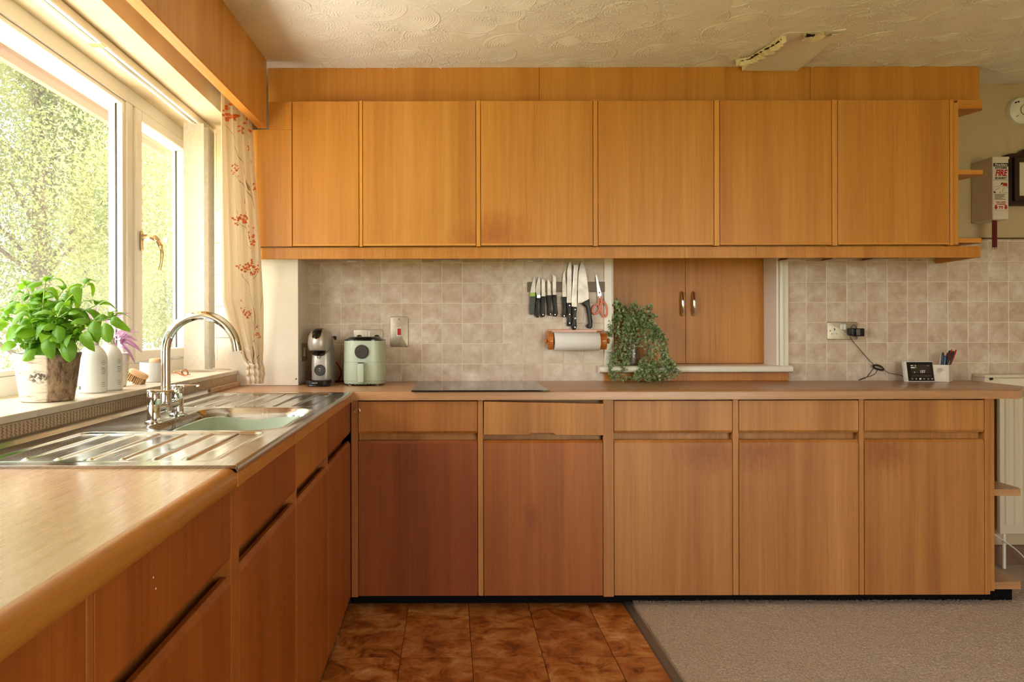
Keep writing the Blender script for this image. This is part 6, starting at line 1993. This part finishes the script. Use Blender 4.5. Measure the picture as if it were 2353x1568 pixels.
box('clock_face', M['cream'], wc, px0_ + 0.0555, xw - 0.0555, 3.718, 3.7248, z0_ + 0.0455, z1_ - 0.0295)

# ================================================================ GARDEN
tag(obj('ground_garden', MB().box(-40, 30, -30, 40, -0.5, -0.25), M['grass']), 'sunlit garden lawn outside the window', None, kind='structure')
tag(obj('bounce_paving', MB().box(-3.9, -1.35, -6, 7.5, -0.26, -0.18), speck('pale_bounce_paving', srgb(214, 206, 194), srgb(226, 219, 208), 2, 0.9)), 'pale paving added out of view to bounce sun onto the ceiling', None, kind='structure')  # unseen slab added to reflect sunlight up through the window
RT = np.random.default_rng(17)
def tree(label, x, y_, h_, cr, czm, n_leaf, size, tr=0.14, seed=0):
    rg = np.random.default_rng(seed)
    t_ = thing('garden_tree', label, 'tree', (x, y_, -0.25), 'trees in the garden')
    obj('trunk', MB().tube([(x, y_, -0.26), (x + 0.08, y_, h_ * 0.3), (x - 0.05, y_ + 0.1, h_ * 0.6), (x, y_, h_ * 0.9)], [tr, tr * 0.8, tr * 0.5, tr * 0.15], 9), M['bark'], t_)
    blobs = []
    for k in range(16):
        a = rg.uniform(0, 2 * PI)
        rr_ = cr * rg.uniform(0.15, 0.8)
        zz_ = rg.uniform(0.6 if czm else h_ * 0.35, h_ * 0.95)
        c_ = np.array([x + rr_ * math.cos(a), y_ + rr_ * math.sin(a), zz_])
        blobs.append((c_, cr * rg.uniform(0.3, 0.5)))
        st = Vector((x, y_, max(0.3, zz_ - 0.9)))
        e_ = Vector(c_)
        obj('branch', MB().tube(bez([st, st.lerp(e_, 0.5) + Vector((0, 0, 0.12)), e_], 4), [tr * 0.25 * (1 - 0.8 * i / 8) for i in range(9)], 5), M['bark'], t_)
    per = n_leaf // len(blobs)
    C, S = [], []
    for c_, r_ in blobs:
        d_ = rg.normal(size=(per, 3))
        d_ /= np.linalg.norm(d_, axis=1)[:, None]
        rad_ = r_ * rg.random(per) ** 0.4
        C.append(c_ + d_ * rad_[:, None])
    C = np.concatenate(C)
    n_ = len(C)
    a = rg.normal(size=(n_, 3)); a /= np.linalg.norm(a, axis=1)[:, None]
    b = rg.normal(size=(n_, 3)); b -= a * (a * b).sum(1)[:, None]; b /= np.linalg.norm(b, axis=1)[:, None]
    s_ = size * rg.uniform(0.6, 1.3, n_)[:, None]
    V = np.stack([C - a * s_, C + b * s_ * 0.5, C + a * s_, C - b * s_ * 0.5], 1).reshape(-1, 3)
    W = np.array([x, y_, -0.25])
    me = bpy.data.meshes.new('foliage')
    me.vertices.add(len(V)); me.vertices.foreach_set('co', (V - W).ravel())
    me.loops.add(n_ * 4); me.loops.foreach_set('vertex_index', np.arange(n_ * 4, dtype=np.int32))
    me.polygons.add(n_); me.polygons.foreach_set('loop_start', np.arange(0, n_ * 4, 4, dtype=np.int32))
    me.update(calc_edges=True)
    me.materials.append(M['tleaf'])
    o = bpy.data.objects.new('foliage', me)
    COL.objects.link(o)
    o.parent = t_
    tag(o, kind='stuff')
tree('leafy yellow-green tree filling the large window pane', -5.1, 9.2, 6.2, 2.3, True, 170000, 0.022, seed=2)
tree('leafy tree seen through the narrow opening sash', -4.3, 13.4, 6.5, 2.0, True, 80000, 0.027, seed=5)
tree('leafy tree at the left edge of the window view', -8.6, 8.4, 5.0, 2.0, True, 40000, 0.036, seed=8)
tree('tall pale tree farther back behind the window tree', -8.0, 16.2, 8.5, 3.2, True, 70000, 0.05, seed=11)
